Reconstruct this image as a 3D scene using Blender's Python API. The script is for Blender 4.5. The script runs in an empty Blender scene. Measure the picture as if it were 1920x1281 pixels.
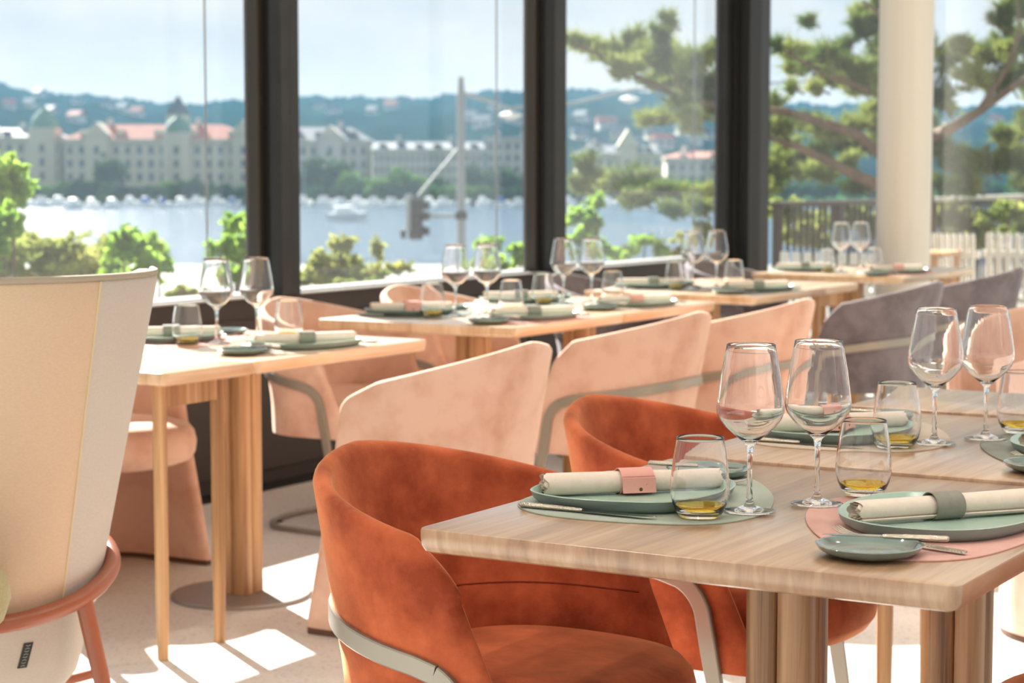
import bpy, bmesh, math, random
import numpy as np
from mathutils import Vector, Matrix

random.seed(7)
rng = np.random.default_rng(11)
PI = math.pi
S = bpy.context.scene
COL = S.collection

# ------------------------------------------------------------------ camera
F_PX = 3769.6
CAM = Vector((1.5303, -2.3139, 1.2351))
PITCH, YAW = 0.0842, -0.5359
cd = bpy.data.cameras.new('camera')
cam = bpy.data.objects.new('camera', cd)
COL.objects.link(cam)
cam.location = CAM
cam.rotation_euler = (PI / 2 - PITCH, 0, -YAW)
cd.sensor_width = 36.0
cd.lens = F_PX / 1920 * 36
cd.clip_start, cd.clip_end = 0.05, 6000
cd.dof.use_dof = True
cd.dof.focus_distance = 2.92
cd.dof.aperture_fstop = 7.5
cd.dof.aperture_blades = 0
S.camera = cam

# ------------------------------------------------------------------ view, world, sun
S.view_settings.view_transform = 'Standard'
S.view_settings.look = 'None'
S.view_settings.gamma = 1.0
S.view_settings.use_curve_mapping = False
S.view_settings.exposure = -0.13
cy = S.cycles
cy.use_denoising = True
try:
    cy.denoiser = 'OPENIMAGEDENOISE'
    cy.denoising_input_passes = 'RGB_ALBEDO_NORMAL'
except Exception:
    pass
cy.max_bounces = 14
cy.transmission_bounces = 14
cy.transparent_max_bounces = 24
cy.glossy_bounces = 5
cy.diffuse_bounces = 5
cy.volume_bounces = 0
cy.sample_clamp_indirect = 6.0
cy.blur_glossy = 0.6
cy.caustics_reflective = False
cy.caustics_refractive = True


def lin(c):
    return tuple(((v / 255) / 12.92 if v / 255 <= 0.04045 else ((v / 255 + 0.055) / 1.055) ** 2.4) for v in c) + (1.0,)


W = bpy.data.worlds.new('sky')
S.world = W
W.use_nodes = True
nt = W.node_tree
nt.nodes.clear()


def N(tree, typ, **kw):
    n = tree.nodes.new(typ)
    for k, v in kw.items():
        if k.startswith('i_'):
            key = k[2:]
            key = int(key) if key.isdigit() else key.replace('_', ' ')
            n.inputs[key].default_value = v
        else:
            setattr(n, k, v)
    return n


def ramp(tree, stops, interp='LINEAR'):
    r = tree.nodes.new('ShaderNodeValToRGB')
    r.color_ramp.interpolation = interp
    els = r.color_ramp.elements
    while len(els) > 1:
        els.remove(els[-1])
    els[0].position, els[0].color = stops[0]
    for p, c in stops[1:]:
        e = els.new(p)
        e.color = c
    return r


L = nt.links.new
tc = N(nt, 'ShaderNodeTexCoord')
sep = N(nt, 'ShaderNodeSeparateXYZ')
L(tc.outputs['Generated'], sep.inputs[0])
mp = N(nt, 'ShaderNodeMapping')
mp.inputs['Scale'].default_value = (1, 1, 2.6)
mp.inputs['Location'].default_value = (0.35, 0.1, 0.62)
L(tc.outputs['Generated'], mp.inputs[0])
nz = N(nt, 'ShaderNodeTexNoise', i_Scale=7.0, i_Detail=7.0, i_Roughness=0.55)
L(mp.outputs[0], nz.inputs['Vector'])
cloud = ramp(nt, [(0.34, (0, 0, 0, 1)), (0.62, (1, 1, 1, 1))])
L(nz.outputs['Fac'], cloud.inputs[0])
grad = ramp(nt, [(0.0, (0.87, 0.845, 0.83, 1)), (0.10, (0.64, 0.72, 0.80, 1)), (0.5, (0.33, 0.55, 0.80, 1)), (1.0, (0.22, 0.42, 0.72, 1))])
L(sep.outputs['Z'], grad.inputs[0])
mixs = N(nt, 'ShaderNodeMixRGB')
L(cloud.outputs[0], mixs.inputs[0])
L(grad.outputs[0], mixs.inputs[1])
mixs.inputs[2].default_value = (0.96, 0.94, 0.92, 1)
bg = N(nt, 'ShaderNodeBackground', i_Strength=1.02)
L(mixs.outputs[0], bg.inputs[0])
wo = N(nt, 'ShaderNodeOutputWorld')
L(bg.outputs[0], wo.inputs[0])

sun_l = bpy.data.lights.new('sun', 'SUN')
sun_l.energy = 25.0
sun_l.angle = 0.010
sun_l.color = (1.0, 0.965, 0.91)
sun = bpy.data.objects.new('sun', sun_l)
COL.objects.link(sun)
EL = math.radians(31)
sd = Vector((0.84 * math.cos(EL), -0.543 * math.cos(EL), -math.sin(EL)))
sun.rotation_euler = sd.to_track_quat('-Z', 'Y').to_euler()
sun.location = (-8, 6, 9)


# ------------------------------------------------------------------ materials
def mat_new(name):
    m = bpy.data.materials.new(name)
    m.use_nodes = True
    t = m.node_tree
    t.nodes.clear()
    out = t.nodes.new('ShaderNodeOutputMaterial')
    return m, t, out


def principled(name, col, rough=0.6, metal=0.0, sheen=0.0, sheen_tint=None, col2=None, nscale=20.0, stretch=(1, 1, 1),
               bump=0.0, bscale=200.0, spec=0.5, coat=0.0, lo=0.35, hi=0.65, detail=4.0, sheen_rough=0.4):
    m, t, out = mat_new(name)
    b = t.nodes.new('ShaderNodeBsdfPrincipled')
    b.inputs['Roughness'].default_value = rough
    b.inputs['Metallic'].default_value = metal
    b.inputs['Specular IOR Level'].default_value = spec
    b.inputs['Coat Weight'].default_value = coat
    if sheen:
        b.inputs['Sheen Weight'].default_value = sheen
        b.inputs['Sheen Roughness'].default_value = sheen_rough
        b.inputs['Sheen Tint'].default_value = sheen_tint or (1, 1, 1, 1)
    b.inputs['Base Color'].default_value = lin(col)
    t.links.new(b.outputs[0], out.inputs[0])
    if col2 or bump:
        c = t.nodes.new('ShaderNodeTexCoord')
        mpn = t.nodes.new('ShaderNodeMapping')
        mpn.inputs['Scale'].default_value = stretch
        t.links.new(c.outputs['Object'], mpn.inputs[0])
        if col2:
            n = N(t, 'ShaderNodeTexNoise', i_Scale=nscale, i_Detail=detail, i_Roughness=0.6)
            t.links.new(mpn.outputs[0], n.inputs['Vector'])
            r = ramp(t, [(lo, lin(col)), (hi, lin(col2))])
            t.links.new(n.outputs['Fac'], r.inputs[0])
            t.links.new(r.outputs[0], b.inputs['Base Color'])
        if bump:
            n2 = N(t, 'ShaderNodeTexNoise', i_Scale=bscale, i_Detail=3.0)
            t.links.new(mpn.outputs[0], n2.inputs['Vector'])
            bp = N(t, 'ShaderNodeBump', i_Strength=bump, i_Distance=0.002)
            t.links.new(n2.outputs['Fac'], bp.inputs['Height'])
            t.links.new(bp.outputs[0], b.inputs['Normal'])
    return m


def wood(name, c1, c2, c3, axis='Y', rough=0.4, seed=0.0, spec=0.5, scale=(46, 2.0, 9), coat=0.0, fig=0.5):
    """straight grained oak: long streaks along the axis, a broad figure and fine pores"""
    m, t, out = mat_new(name)
    b = t.nodes.new('ShaderNodeBsdfPrincipled')
    b.inputs['Roughness'].default_value = rough
    b.inputs['Specular IOR Level'].default_value = spec
    b.inputs['Coat Weight'].default_value = coat
    b.inputs['Coat Roughness'].default_value = 0.25
    c = t.nodes.new('ShaderNodeTexCoord')
    oi = t.nodes.new('ShaderNodeObjectInfo')
    add = N(t, 'ShaderNodeVectorMath', operation='ADD')
    cmb = t.nodes.new('ShaderNodeCombineXYZ')
    ml = N(t, 'ShaderNodeMath', operation='MULTIPLY_ADD')
    ml.inputs[1].default_value = 7.0
    ml.inputs[2].default_value = seed
    t.links.new(oi.outputs['Random'], ml.inputs[0])
    for k in range(3):
        t.links.new(ml.outputs[0], cmb.inputs[k])
    t.links.new(c.outputs['Object'], add.inputs[0])
    t.links.new(cmb.outputs[0], add.inputs[1])

    def noise(sc, detail, dist):
        mpn = t.nodes.new('ShaderNodeMapping')
        mpn.inputs['Scale'].default_value = sc
        t.links.new(add.outputs[0], mpn.inputs[0])
        n = N(t, 'ShaderNodeTexNoise', i_Scale=1.0, i_Detail=detail, i_Roughness=0.6, i_Distortion=dist)
        t.links.new(mpn.outputs[0], n.inputs['Vector'])
        return n.outputs['Fac']

    n1 = noise(scale, 5.0, 0.6)
    n2 = noise(tuple(v * 0.22 for v in scale), 3.0, 1.0)
    mx = N(t, 'ShaderNodeMath', operation='MULTIPLY_ADD')
    mx.inputs[1].default_value = fig
    sb = N(t, 'ShaderNodeMath', operation='MULTIPLY_ADD')
    sb.inputs[1].default_value = 1 - fig
    sb.inputs[2].default_value = 0.0
    t.links.new(n1, sb.inputs[0])
    t.links.new(n2, mx.inputs[0])
    t.links.new(sb.outputs[0], mx.inputs[2])
    r = ramp(t, [(0.36, lin(c3)), (0.5, lin(c1)), (0.62, lin(c2))])
    t.links.new(mx.outputs[0], r.inputs[0])
    t.links.new(r.outputs[0], b.inputs['Base Color'])
    t.links.new(b.outputs[0], out.inputs[0])
    return m


def glass_mat(name, col=(1, 1, 1, 1), ior=1.48, rough=0.0):
    m, t, out = mat_new(name)
    g = t.nodes.new('ShaderNodeBsdfGlass')
    g.inputs['Color'].default_value = col
    g.inputs['IOR'].default_value = ior
    g.inputs['Roughness'].default_value = rough
    t.links.new(g.outputs[0], out.inputs[0])
    return m


def pane_mat(name, tint, veil):
    m, t, out = mat_new(name)
    tr = t.nodes.new('ShaderNodeBsdfTransparent')
    tr.inputs[0].default_value = tint
    gl = t.nodes.new('ShaderNodeBsdfGlossy')
    gl.inputs['Roughness'].default_value = 0.02
    lw = N(t, 'ShaderNodeLayerWeight', i_Blend=0.5)
    pw = N(t, 'ShaderNodeMath', operation='POWER')
    pw.inputs[1].default_value = 5.0
    t.links.new(lw.outputs['Facing'], pw.inputs[0])
    fr = N(t, 'ShaderNodeMath', operation='MULTIPLY_ADD')
    fr.inputs[1].default_value = 0.9
    fr.inputs[2].default_value = 0.03
    t.links.new(pw.outputs[0], fr.inputs[0])
    mx = t.nodes.new('ShaderNodeMixShader')
    t.links.new(fr.outputs[0], mx.inputs[0])
    t.links.new(tr.outputs[0], mx.inputs[1])
    t.links.new(gl.outputs[0], mx.inputs[2])
    tl = t.nodes.new('ShaderNodeBsdfTranslucent')
    tl.inputs[0].default_value = (0.95, 0.97, 1, 1)
    m2 = t.nodes.new('ShaderNodeMixShader')
    m2.inputs[0].default_value = veil  # milky share imitates the washed-out light veil over the glass
    t.links.new(mx.outputs[0], m2.inputs[1])
    t.links.new(tl.outputs[0], m2.inputs[2])
    t.links.new(m2.outputs[0], out.inputs[0])
    return m


def leaf_mat(name, c1, c2, trans=0.45, nscale=3.0):
    m, t, out = mat_new(name)
    c = t.nodes.new('ShaderNodeTexCoord')
    n = N(t, 'ShaderNodeTexNoise', i_Scale=nscale, i_Detail=3.0)
    t.links.new(c.outputs['Object'], n.inputs['Vector'])
    r = ramp(t, [(0.35, lin(c1)), (0.65, lin(c2))])
    t.links.new(n.outputs['Fac'], r.inputs[0])
    d = t.nodes.new('ShaderNodeBsdfDiffuse')
    tl = t.nodes.new('ShaderNodeBsdfTranslucent')
    t.links.new(r.outputs[0], d.inputs[0])
    t.links.new(r.outputs[0], tl.inputs[0])
    mx = t.nodes.new('ShaderNodeMixShader')
    mx.inputs[0].default_value = trans
    t.links.new(d.outputs[0], mx.inputs[1])
    t.links.new(tl.outputs[0], mx.inputs[2])
    t.links.new(mx.outputs[0], out.inputs[0])
    return m


M = {}
M['velvet_orange'] = principled('velvet_orange', (146, 63, 38), 0.85, col2=(208, 108, 70), nscale=8, sheen=0.8, sheen_tint=lin((255, 190, 140)), spec=0.15, bump=0.25, bscale=500, detail=6)
M['velvet_peach'] = principled('velvet_peach', (200, 156, 134), 0.85, col2=(220, 184, 163), nscale=7, sheen=0.5, sheen_tint=lin((255, 225, 205)), spec=0.15, bump=0.15, bscale=400, lo=0.3, hi=0.55)
M['velvet_mauve'] = principled('velvet_mauve', (102, 94, 97), 0.85, col2=(134, 125, 127), nscale=9, sheen=0.35, sheen_tint=lin((230, 220, 220)), spec=0.15, lo=0.3, hi=0.6)
M['velvet_pink'] = principled('velvet_pink', (236, 196, 178), 0.85, col2=(244, 210, 194), nscale=8, sheen=0.3, sheen_tint=lin((255, 230, 220)), spec=0.15)
M['velvet_olive'] = principled('velvet_olive', (150, 145, 100), 0.9, col2=(165, 160, 118), nscale=150, sheen=0.2)
M['strip_brown'] = principled('strip_brown', (104, 76, 62), 0.9)
M['linen_sand'] = principled('linen_sand', (200, 176, 150), 0.9, col2=(205, 183, 157), nscale=160, stretch=(1, 1, 2), sheen=0.2, bump=0.3, bscale=600, spec=0.1)
M['linen_greige'] = principled('linen_greige', (188, 182, 170), 0.9, col2=(194, 188, 177), nscale=160, stretch=(1, 1, 2), sheen=0.2, bump=0.3, bscale=600, spec=0.1)
M['piping'] = principled('piping', (160, 150, 132), 0.8)
M['thread'] = principled('thread', (205, 190, 150), 0.8)
M['thread_rust'] = principled('thread_rust', (120, 42, 18), 0.9)
M['copper_paint'] = principled('copper_paint', (150, 88, 62), 0.33, spec=0.5)
M['metal_taupe'] = principled('metal_taupe', (160, 154, 142), 0.36, metal=0.55, spec=0.6)
M['metal_sled'] = principled('metal_sled', (150, 142, 128), 0.38, metal=0.35)
M['oak_top'] = wood('oak_top', (180, 142, 110), (198, 166, 134), (148, 112, 84), 'Y', 0.3, 0.0, coat=0.9)
M['oak_sunlit'] = wood('oak_sunlit', (220, 184, 146), (232, 202, 168), (196, 156, 116), 'Y', 0.3, 2.0, coat=1.0)  # same oak as the near row, sunlight on the tops put into its colour
M['oak_post'] = wood('oak_post', (184, 140, 96), (206, 166, 122), (138, 94, 58), 'Z', 0.45, 0.1, scale=(60, 60, 1.6), fig=0.45)
M['oak_dark'] = wood('oak_dark', (176, 136, 98), (200, 160, 118), (112, 78, 50), 'Z', 0.45, 0.3, scale=(60, 60, 1.6), fig=0.45)
M['steel_plate'] = principled('steel_plate', (150, 142, 136), 0.45, metal=0.4)
M['glass'] = glass_mat('glass')
def amber_mat():
    m, t, out = mat_new('amber')
    tr = t.nodes.new('ShaderNodeBsdfTransparent')
    tr.inputs[0].default_value = (1.0, 0.80, 0.22, 1)
    tl = t.nodes.new('ShaderNodeBsdfTranslucent')
    tl.inputs[0].default_value = lin((255, 206, 60))
    mx = t.nodes.new('ShaderNodeMixShader')
    mx.inputs[0].default_value = 0.3
    t.links.new(tr.outputs[0], mx.inputs[1])
    t.links.new(tl.outputs[0], mx.inputs[2])
    t.links.new(mx.outputs[0], out.inputs[0])
    return m


M['amber'] = glass_mat('amber', (1.0, 0.86, 0.30, 1), 1.33)
M['mat_sage'] = principled('mat_sage', (158, 166, 152), 0.6, col2=(164, 172, 158), nscale=30)
M['mat_pink'] = principled('mat_pink', (208, 158, 146), 0.6, col2=(214, 166, 154), nscale=30)
M['mat_sand'] = principled('mat_sand', (188, 170, 150), 0.6, col2=(194, 178, 158), nscale=30)
M['mat_grey'] = principled('mat_grey', (124, 128, 118), 0.6, col2=(132, 136, 126), nscale=30)
M['plate_sage'] = principled('plate_sage', (158, 182, 168), 0.28, col2=(166, 190, 175), nscale=14, spec=0.5)
M['plate_under'] = principled('plate_under', (134, 152, 144), 0.4)
M['bread_glaze'] = principled('bread_glaze', (112, 132, 128), 0.08, col2=(124, 144, 138), nscale=10, spec=0.6, coat=0.4)
M['linen_napkin'] = principled('linen_napkin', (226, 208, 192), 0.85, col2=(231, 215, 200), nscale=90, sheen=0.2, bump=0.2, bscale=700)
M['leather_pink'] = principled('leather_pink', (222, 160, 146), 0.55, bump=0.1)
M['leather_grey'] = principled('leather_grey', (128, 126, 112), 0.6, col2=(138, 136, 122), nscale=60, bump=0.1)
M['leather_line'] = principled('leather_line', (176, 112, 100), 0.7)
M['brass'] = principled('brass', (96, 84, 60), 0.4, metal=0.7)
M['cutlery'] = principled('cutlery', (200, 194, 182), 0.16, metal=1.0)
M['cutlery_hammered'] = principled('cutlery_hammered', (208, 198, 182), 0.22, metal=1.0, bump=1.0, bscale=420)
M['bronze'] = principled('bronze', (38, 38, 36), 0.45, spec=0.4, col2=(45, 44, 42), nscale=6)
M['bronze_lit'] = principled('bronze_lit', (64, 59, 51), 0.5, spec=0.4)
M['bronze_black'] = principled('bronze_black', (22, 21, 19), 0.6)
M['sill_dark'] = principled('sill_dark', (60, 53, 48), 0.55, spec=0.4)
M['sill_cap'] = principled('sill_cap', (196, 194, 190), 0.3)
M['plaster'] = principled('plaster', (240, 238, 232), 0.8)
M['column_paint'] = principled('column_paint', (230, 224, 210), 0.5, col2=(234, 228, 216), nscale=2, stretch=(6, 6, 0.2))
M['pane'] = pane_mat('pane', (0.97, 0.985, 0.985, 1), 0.008)
M['cable'] = principled('cable', (120, 120, 120), 0.5)
M['lamp_white'] = principled('lamp_white', (235, 233, 228), 0.5)


def terrazzo():
    m, t, out = mat_new('terrazzo')
    b = t.nodes.new('ShaderNodeBsdfPrincipled')
    b.inputs['Roughness'].default_value = 0.4
    c = t.nodes.new('ShaderNodeTexCoord')
    v = N(t, 'ShaderNodeTexVoronoi', i_Scale=120.0)
    t.links.new(c.outputs['Object'], v.inputs['Vector'])
    r = ramp(t, [(0.0, lin((196, 190, 182))), (0.10, lin((211, 206, 200))), (0.30, lin((215, 210, 204))), (0.86, lin((215, 210, 204))), (0.95, lin((202, 193, 184))), (1.0, lin((188, 174, 162)))])
    sp = t.nodes.new('ShaderNodeSeparateColor')
    t.links.new(v.outputs['Color'], sp.inputs[0])
    t.links.new(sp.outputs[0], r.inputs[0])
    t.links.new(r.outputs[0], b.inputs['Base Color'])
    t.links.new(b.outputs[0], out.inputs[0])
    return m


M['terrazzo'] = terrazzo()


# ------------------------------------------------------------------ mesh helpers
class MB:
    def __init__(self):
        self.v, self.f = [], []

    def loft(self, rings, cap0=True, cap1=True, closed=False, wrap=True):
        o = len(self.v)
        n = len(rings[0])
        for r in rings:
            self.v.extend([tuple(p) for p in r])
        m = len(rings)
        for i in range(m if closed else m - 1):
            a = o + i * n
            b = o + ((i + 1) % m) * n
            for j in range(n if wrap else n - 1):
                k = (j + 1) % n
                self.f.append((a + j, a + k, b + k, b + j))
        if cap0 and not closed:
            self.f.append(tuple(o + j for j in reversed(range(n))))
        if cap1 and not closed:
            e = o + (m - 1) * n
            self.f.append(tuple(e + j for j in range(n)))
        return self

    def box(self, x0, x1, y0, y1, z0, z1, M4=None):
        o = len(self.v)
        p = [(x0, y0, z0), (x1, y0, z0), (x1, y1, z0), (x0, y1, z0), (x0, y0, z1), (x1, y0, z1), (x1, y1, z1), (x0, y1, z1)]
        if M4:
            p = [tuple(M4 @ Vector(q)) for q in p]
        self.v.extend(p)
        for q in ((0, 3, 2, 1), (4, 5, 6, 7), (0, 1, 5, 4), (1, 2, 6, 5), (2, 3, 7, 6), (3, 0, 4, 7)):
            self.f.append(tuple(o + i for i in q))
        return self

    def revolve(self, prof, n=32, cx=0, cy=0, cap0=True, cap1=True):
        rings = [[(cx + r * math.cos(2 * PI * j / n), cy + r * math.sin(2 * PI * j / n), z) for j in range(n)] for r, z in prof]
        return self.loft(rings, cap0, cap1)

    def tube(self, pts, r, n=10, closed=False, rad=None):
        pts = [Vector(p) for p in pts]
        rings = []
        up = None
        m = len(pts)
        for i, p in enumerate(pts):
            a = pts[(i - 1) % m] if (closed or i > 0) else p
            b = pts[(i + 1) % m] if (closed or i < m - 1) else p
            t = (b - a).normalized()
            if up is None:
                up = Vector((0, 0, 1)) if abs(t.z) < 0.9 else Vector((1, 0, 0))
            s = t.cross(up).normalized()
            up = s.cross(t).normalized()
            rr = rad[i] if rad else r
            rings.append([p + (s * math.cos(2 * PI * j / n) + up * math.sin(2 * PI * j / n)) * rr for j in range(n)])
        return self.loft(rings, closed=closed)

    def strap(self, pts, nrm, th, hw, closed=False):
        """flat bar swept along pts, thin along nrm, wide across"""
        pts = [Vector(p) for p in pts]
        rings = []
        m = len(pts)
        for i, p in enumerate(pts):
            a = pts[(i - 1) % m] if (closed or i > 0) else p
            b = pts[(i + 1) % m] if (closed or i < m - 1) else p
            t = (b - a).normalized()
            n = Vector(nrm[i]).normalized()
            w = t.cross(n).normalized()
            h = hw[i] if isinstance(hw, (list, tuple)) else hw
            c = min(th, h) * 0.5
            rings.append([p + n * sa * th + w * sb * h for sa, sb in ((1, 1 - c / h), (1 - c / th * 0.6, 1), (-1, 1), (-1, -1), (1 - c / th * 0.6, -1), (1, -1 + c / h))])
        return self.loft(rings, closed=closed)

    def build(self, name, mat, parent=None, smooth=True, bevel=0.0, auto=None):
        me = bpy.data.meshes.new(name)
        me.from_pydata(self.v, [], self.f)
        bm = bmesh.new()
        bm.from_mesh(me)
        bmesh.ops.recalc_face_normals(bm, faces=bm.faces)
        bm.to_mesh(me)
        bm.free()
        if smooth:
            ang = 0.7 if auto is None else auto
            me.polygons.foreach_set('use_smooth', [True] * len(me.polygons))
            try:
                me.set_sharp_from_angle(angle=ang)
            except Exception:
                pass
        mats = mat if isinstance(mat, (list, tuple)) else [mat]
        for q in mats:
            me.materials.append(M[q])
        o = bpy.data.objects.new(name, me)
        COL.objects.link(o)
        if parent:
            o.parent = parent
        if bevel:
            md = o.modifiers.new('bevel', 'BEVEL')
            md.width = bevel
            md.segments = 2
            md.limit_method = 'ANGLE'
        return o


def tag(o, label=None, cat=None, group=None, kind=None):
    if label:
        o['label'] = label
    if cat:
        o['category'] = cat
    if group:
        o['group'] = group
    if kind:
        o['kind'] = kind
    return o


def thing(name, label, cat, loc=(0, 0, 0), rz=0.0, group=None):
    o = bpy.data.objects.new(name, None)
    o.empty_display_size = 0.1
    COL.objects.link(o)
    o.location = loc
    o.rotation_euler = (0, 0, rz)
    return tag(o, label, cat, group)


def dup(o, loc=None, rz=None, label=None, swap=None, parent=None):
    c = o.copy()
    COL.objects.link(c)
    if parent:
        c.parent = parent
    if loc is not None:
        c.location = loc
    if rz is not None:
        c.rotation_euler = (0, 0, rz)
    if label:
        c['label'] = label
    if swap and c.type == 'MESH' and c.data.materials and c.data.materials[0].name in swap:
        me = c.data
        key = me.name + '|' + swap[me.materials[0].name]
        if key not in dup.cache:
            me = me.copy()
            me.materials[0] = M[swap[me.materials[0].name]]
            dup.cache[key] = me
        c.data = dup.cache[key]
    for ch in o.children:
        dup(ch, swap=swap, parent=c)
    return c


dup.cache = {}


def rrect(x0, x1, y0, y1, r, n=5):
    p = []
    for cx, cy_, a in ((x1 - r, y1 - r, 0), (x0 + r, y1 - r, 90), (x0 + r, y0 + r, 180), (x1 - r, y0 + r, 270)):
        for i in range(n + 1):
            t = math.radians(a + 90 * i / n)
            p.append((cx + r * math.cos(t), cy_ + r * math.sin(t)))
    return p


def slab_rect(mb, x0, x1, y0, y1, r, prof, n=5):
    mb.loft([[(x, y, z) for x, y in rrect(x0 + i, x1 - i, y0 + i, y1 - i, max(r - i, 0.002), n)] for i, z in prof])
    return mb


def superell(cx, cy_, a, b, e, n=40, front=None):
    p = []
    for j in range(n):
        t = 2 * PI * j / n
        c, s = math.cos(t), math.sin(t)
        p.append((cx + a * math.copysign(abs(c) ** (2 / e), c), cy_ + b * math.copysign(abs(s) ** (2 / e), s)))
    return p


def inset_out(pts, d):
    """move an outline inward by d (negative: outward)"""
    n = len(pts)
    out = []
    for i in range(n):
        a, b = Vector(pts[i - 1]), Vector(pts[(i + 1) % n])
        t = (b - a).normalized()
        out.append((pts[i][0] - t.y * d, pts[i][1] + t.x * d))
    return out


# surveying helper: a point at a bearing (photo column) and depth from the view point
_fw = Vector((math.sin(YAW), math.cos(YAW), 0))
_rt = Vector((math.cos(YAW), -math.sin(YAW), 0))


def far(px, depth):
    p = CAM + _fw * depth + _rt * ((px - 960) / F_PX * depth)
    return p.x, p.y


def zat(py, depth):
    return CAM.z - (py - 322.0) / F_PX * depth


# ================================================================== room shell
XW = -3.36      # window line
YF = 8.75       # far glazed wall
HC = 3.05       # ceiling
fl = MB().box(-3.5, 5.2, -6.0, YF + 0.05, -0.12, 0.0).build('floor', 'terrazzo', smooth=False)
tag(fl, 'pale terrazzo floor with fine flecks and sun patches', kind='structure')
ce = MB().box(-3.55, 5.2, -6.0, YF + 0.2, HC, HC + 0.25).build('ceiling', 'plaster', smooth=False)
tag(ce, 'white plaster ceiling above the dining room', kind='structure')
wl = MB().box(-3.50, XW, -6.0, 8.33, 0.0, 0.743).build('wall_left', 'sill_dark', smooth=False)
tag(wl, 'low dark wall under the window band', kind='structure')
# panels of the low wall with shadow joints
for k in range(13):
    y0 = -5.6 + k * 1.06
    MB().box(XW, XW + 0.012, y0 + 0.008, min(y0 + 1.052, 8.32), 0.06, 0.66).build('panel', 'sill_dark', wl, smooth=False)
cap = MB().box(-3.58, XW + 0.015, -6.0, 8.33, 0.743, 0.75).build('trim_1', 'sill_cap', smooth=False)
tag(cap, 'grey metal window sill cap along the low wall', kind='structure')
gr = MB()
for k in range(6):
    gr.box(XW + 0.012 + k * 0.02, XW + 0.024 + k * 0.02, -6.0, 8.6, 0.0005, 0.006)
tag(gr.build('trim_2', 'bronze_black', smooth=False), 'dark floor heating grille along the window wall', kind='structure')
hd = MB().box(-3.56, XW + 0.10, -6.0, YF, HC - 0.14, HC).build('trim_3', 'bronze', smooth=False)
tag(hd, 'dark window head rail under the ceiling', kind='structure')


def mullion(parent, y0, y1, ztop=HC - 0.14, zbot=0.75):
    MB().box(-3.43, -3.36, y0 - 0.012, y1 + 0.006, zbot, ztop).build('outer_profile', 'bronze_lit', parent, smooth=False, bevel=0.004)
    MB().box(-3.36, -3.315, y0 + 0.022, y1 - 0.022, zbot, ztop).build('groove', 'bronze_black', parent, smooth=False)
    w = (y1 - y0)
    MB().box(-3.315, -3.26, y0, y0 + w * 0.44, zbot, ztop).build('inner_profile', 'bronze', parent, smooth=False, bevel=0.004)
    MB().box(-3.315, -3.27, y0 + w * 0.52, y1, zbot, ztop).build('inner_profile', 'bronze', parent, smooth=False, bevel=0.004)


edges = [-3.0, -0.75, 1.70, 3.99, 6.155, 8.33]
for i in range(5):
    y0, y1 = edges[i], edges[i + 1]
    w = thing('window_%d' % (i + 1), None, None, (0, 0, 0))
    tag(w, 'tall fixed window pane %s' % ['behind the viewer', 'left of the view', 'left of the first dark mullion', 'between the first and second dark mullions', 'between the second mullion and the corner post'][i], kind='structure')
    ym = y0 + 0.136
    mullion(w, y0, ym)
    MB().box(-3.412, -3.404, ym - 0.01, y1 + 0.01, 0.74, HC - 0.1).build('pane', 'pane', w, smooth=False)
    MB().tube([(-3.46, y1 - 0.21, 0.75), (-3.46, y1 - 0.21, HC)], 0.004, 6).build('blind_cable', 'cable', w)
    MB().box(-3.42, -3.38, ym, y1, 0.75, 0.755).build('bottom_bead', 'bronze', w, smooth=False)
# corner post
cp = thing('trim_4', None, None)
tag(cp, 'wide dark bronze corner post of the glazing', kind='structure')
MB().box(-3.43, -3.36, 8.33, 8.40, 0.0, HC).build('outer_profile', 'bronze', cp, smooth=False, bevel=0.004)
MB().box(-3.43, -3.33, 8.40, 8.56, 0.0, HC).build('core', 'bronze_black', cp, smooth=False)
MB().box(-3.33, -3.26, 8.44, 8.60, 0.0, HC).build('inner_profile', 'bronze_black', cp, smooth=False, bevel=0.004)
MB().box(-3.43, -3.27, 8.62, 8.76, 0.0, HC).build('side_profile', 'bronze', cp, smooth=False, bevel=0.004)
# far glazed wall, full height
for i, (x0, x1) in enumerate(((-3.27, -1.2), (-1.2, 1.0), (1.0, 3.2), (3.2, 5.2))):
    w = thing('window_%d' % (i + 6), None, None)
    tag(w, 'full height glass of the far wall, %s' % ['beside the corner post behind the white column', 'right of the white column', 'second right of the column', 'at the far right end'][i], kind='structure')
    MB().box(x0, x1, YF, YF + 0.008, 0.02, HC - 0.05).build('pane', 'pane', w, smooth=False)
    MB().box(x0, x1, YF - 0.03, YF + 0.04, 0.0, 0.05).build('bottom_rail', 'bronze', w, smooth=False)
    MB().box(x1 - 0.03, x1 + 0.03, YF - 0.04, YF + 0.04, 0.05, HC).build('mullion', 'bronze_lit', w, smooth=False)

co = MB().revolve([(0.147, 0), (0.147, HC)], 48, -2.235, 8.2).build('column', 'column_paint')
tag(co, 'round cream painted column at the far end of the window row', 'column')

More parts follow.
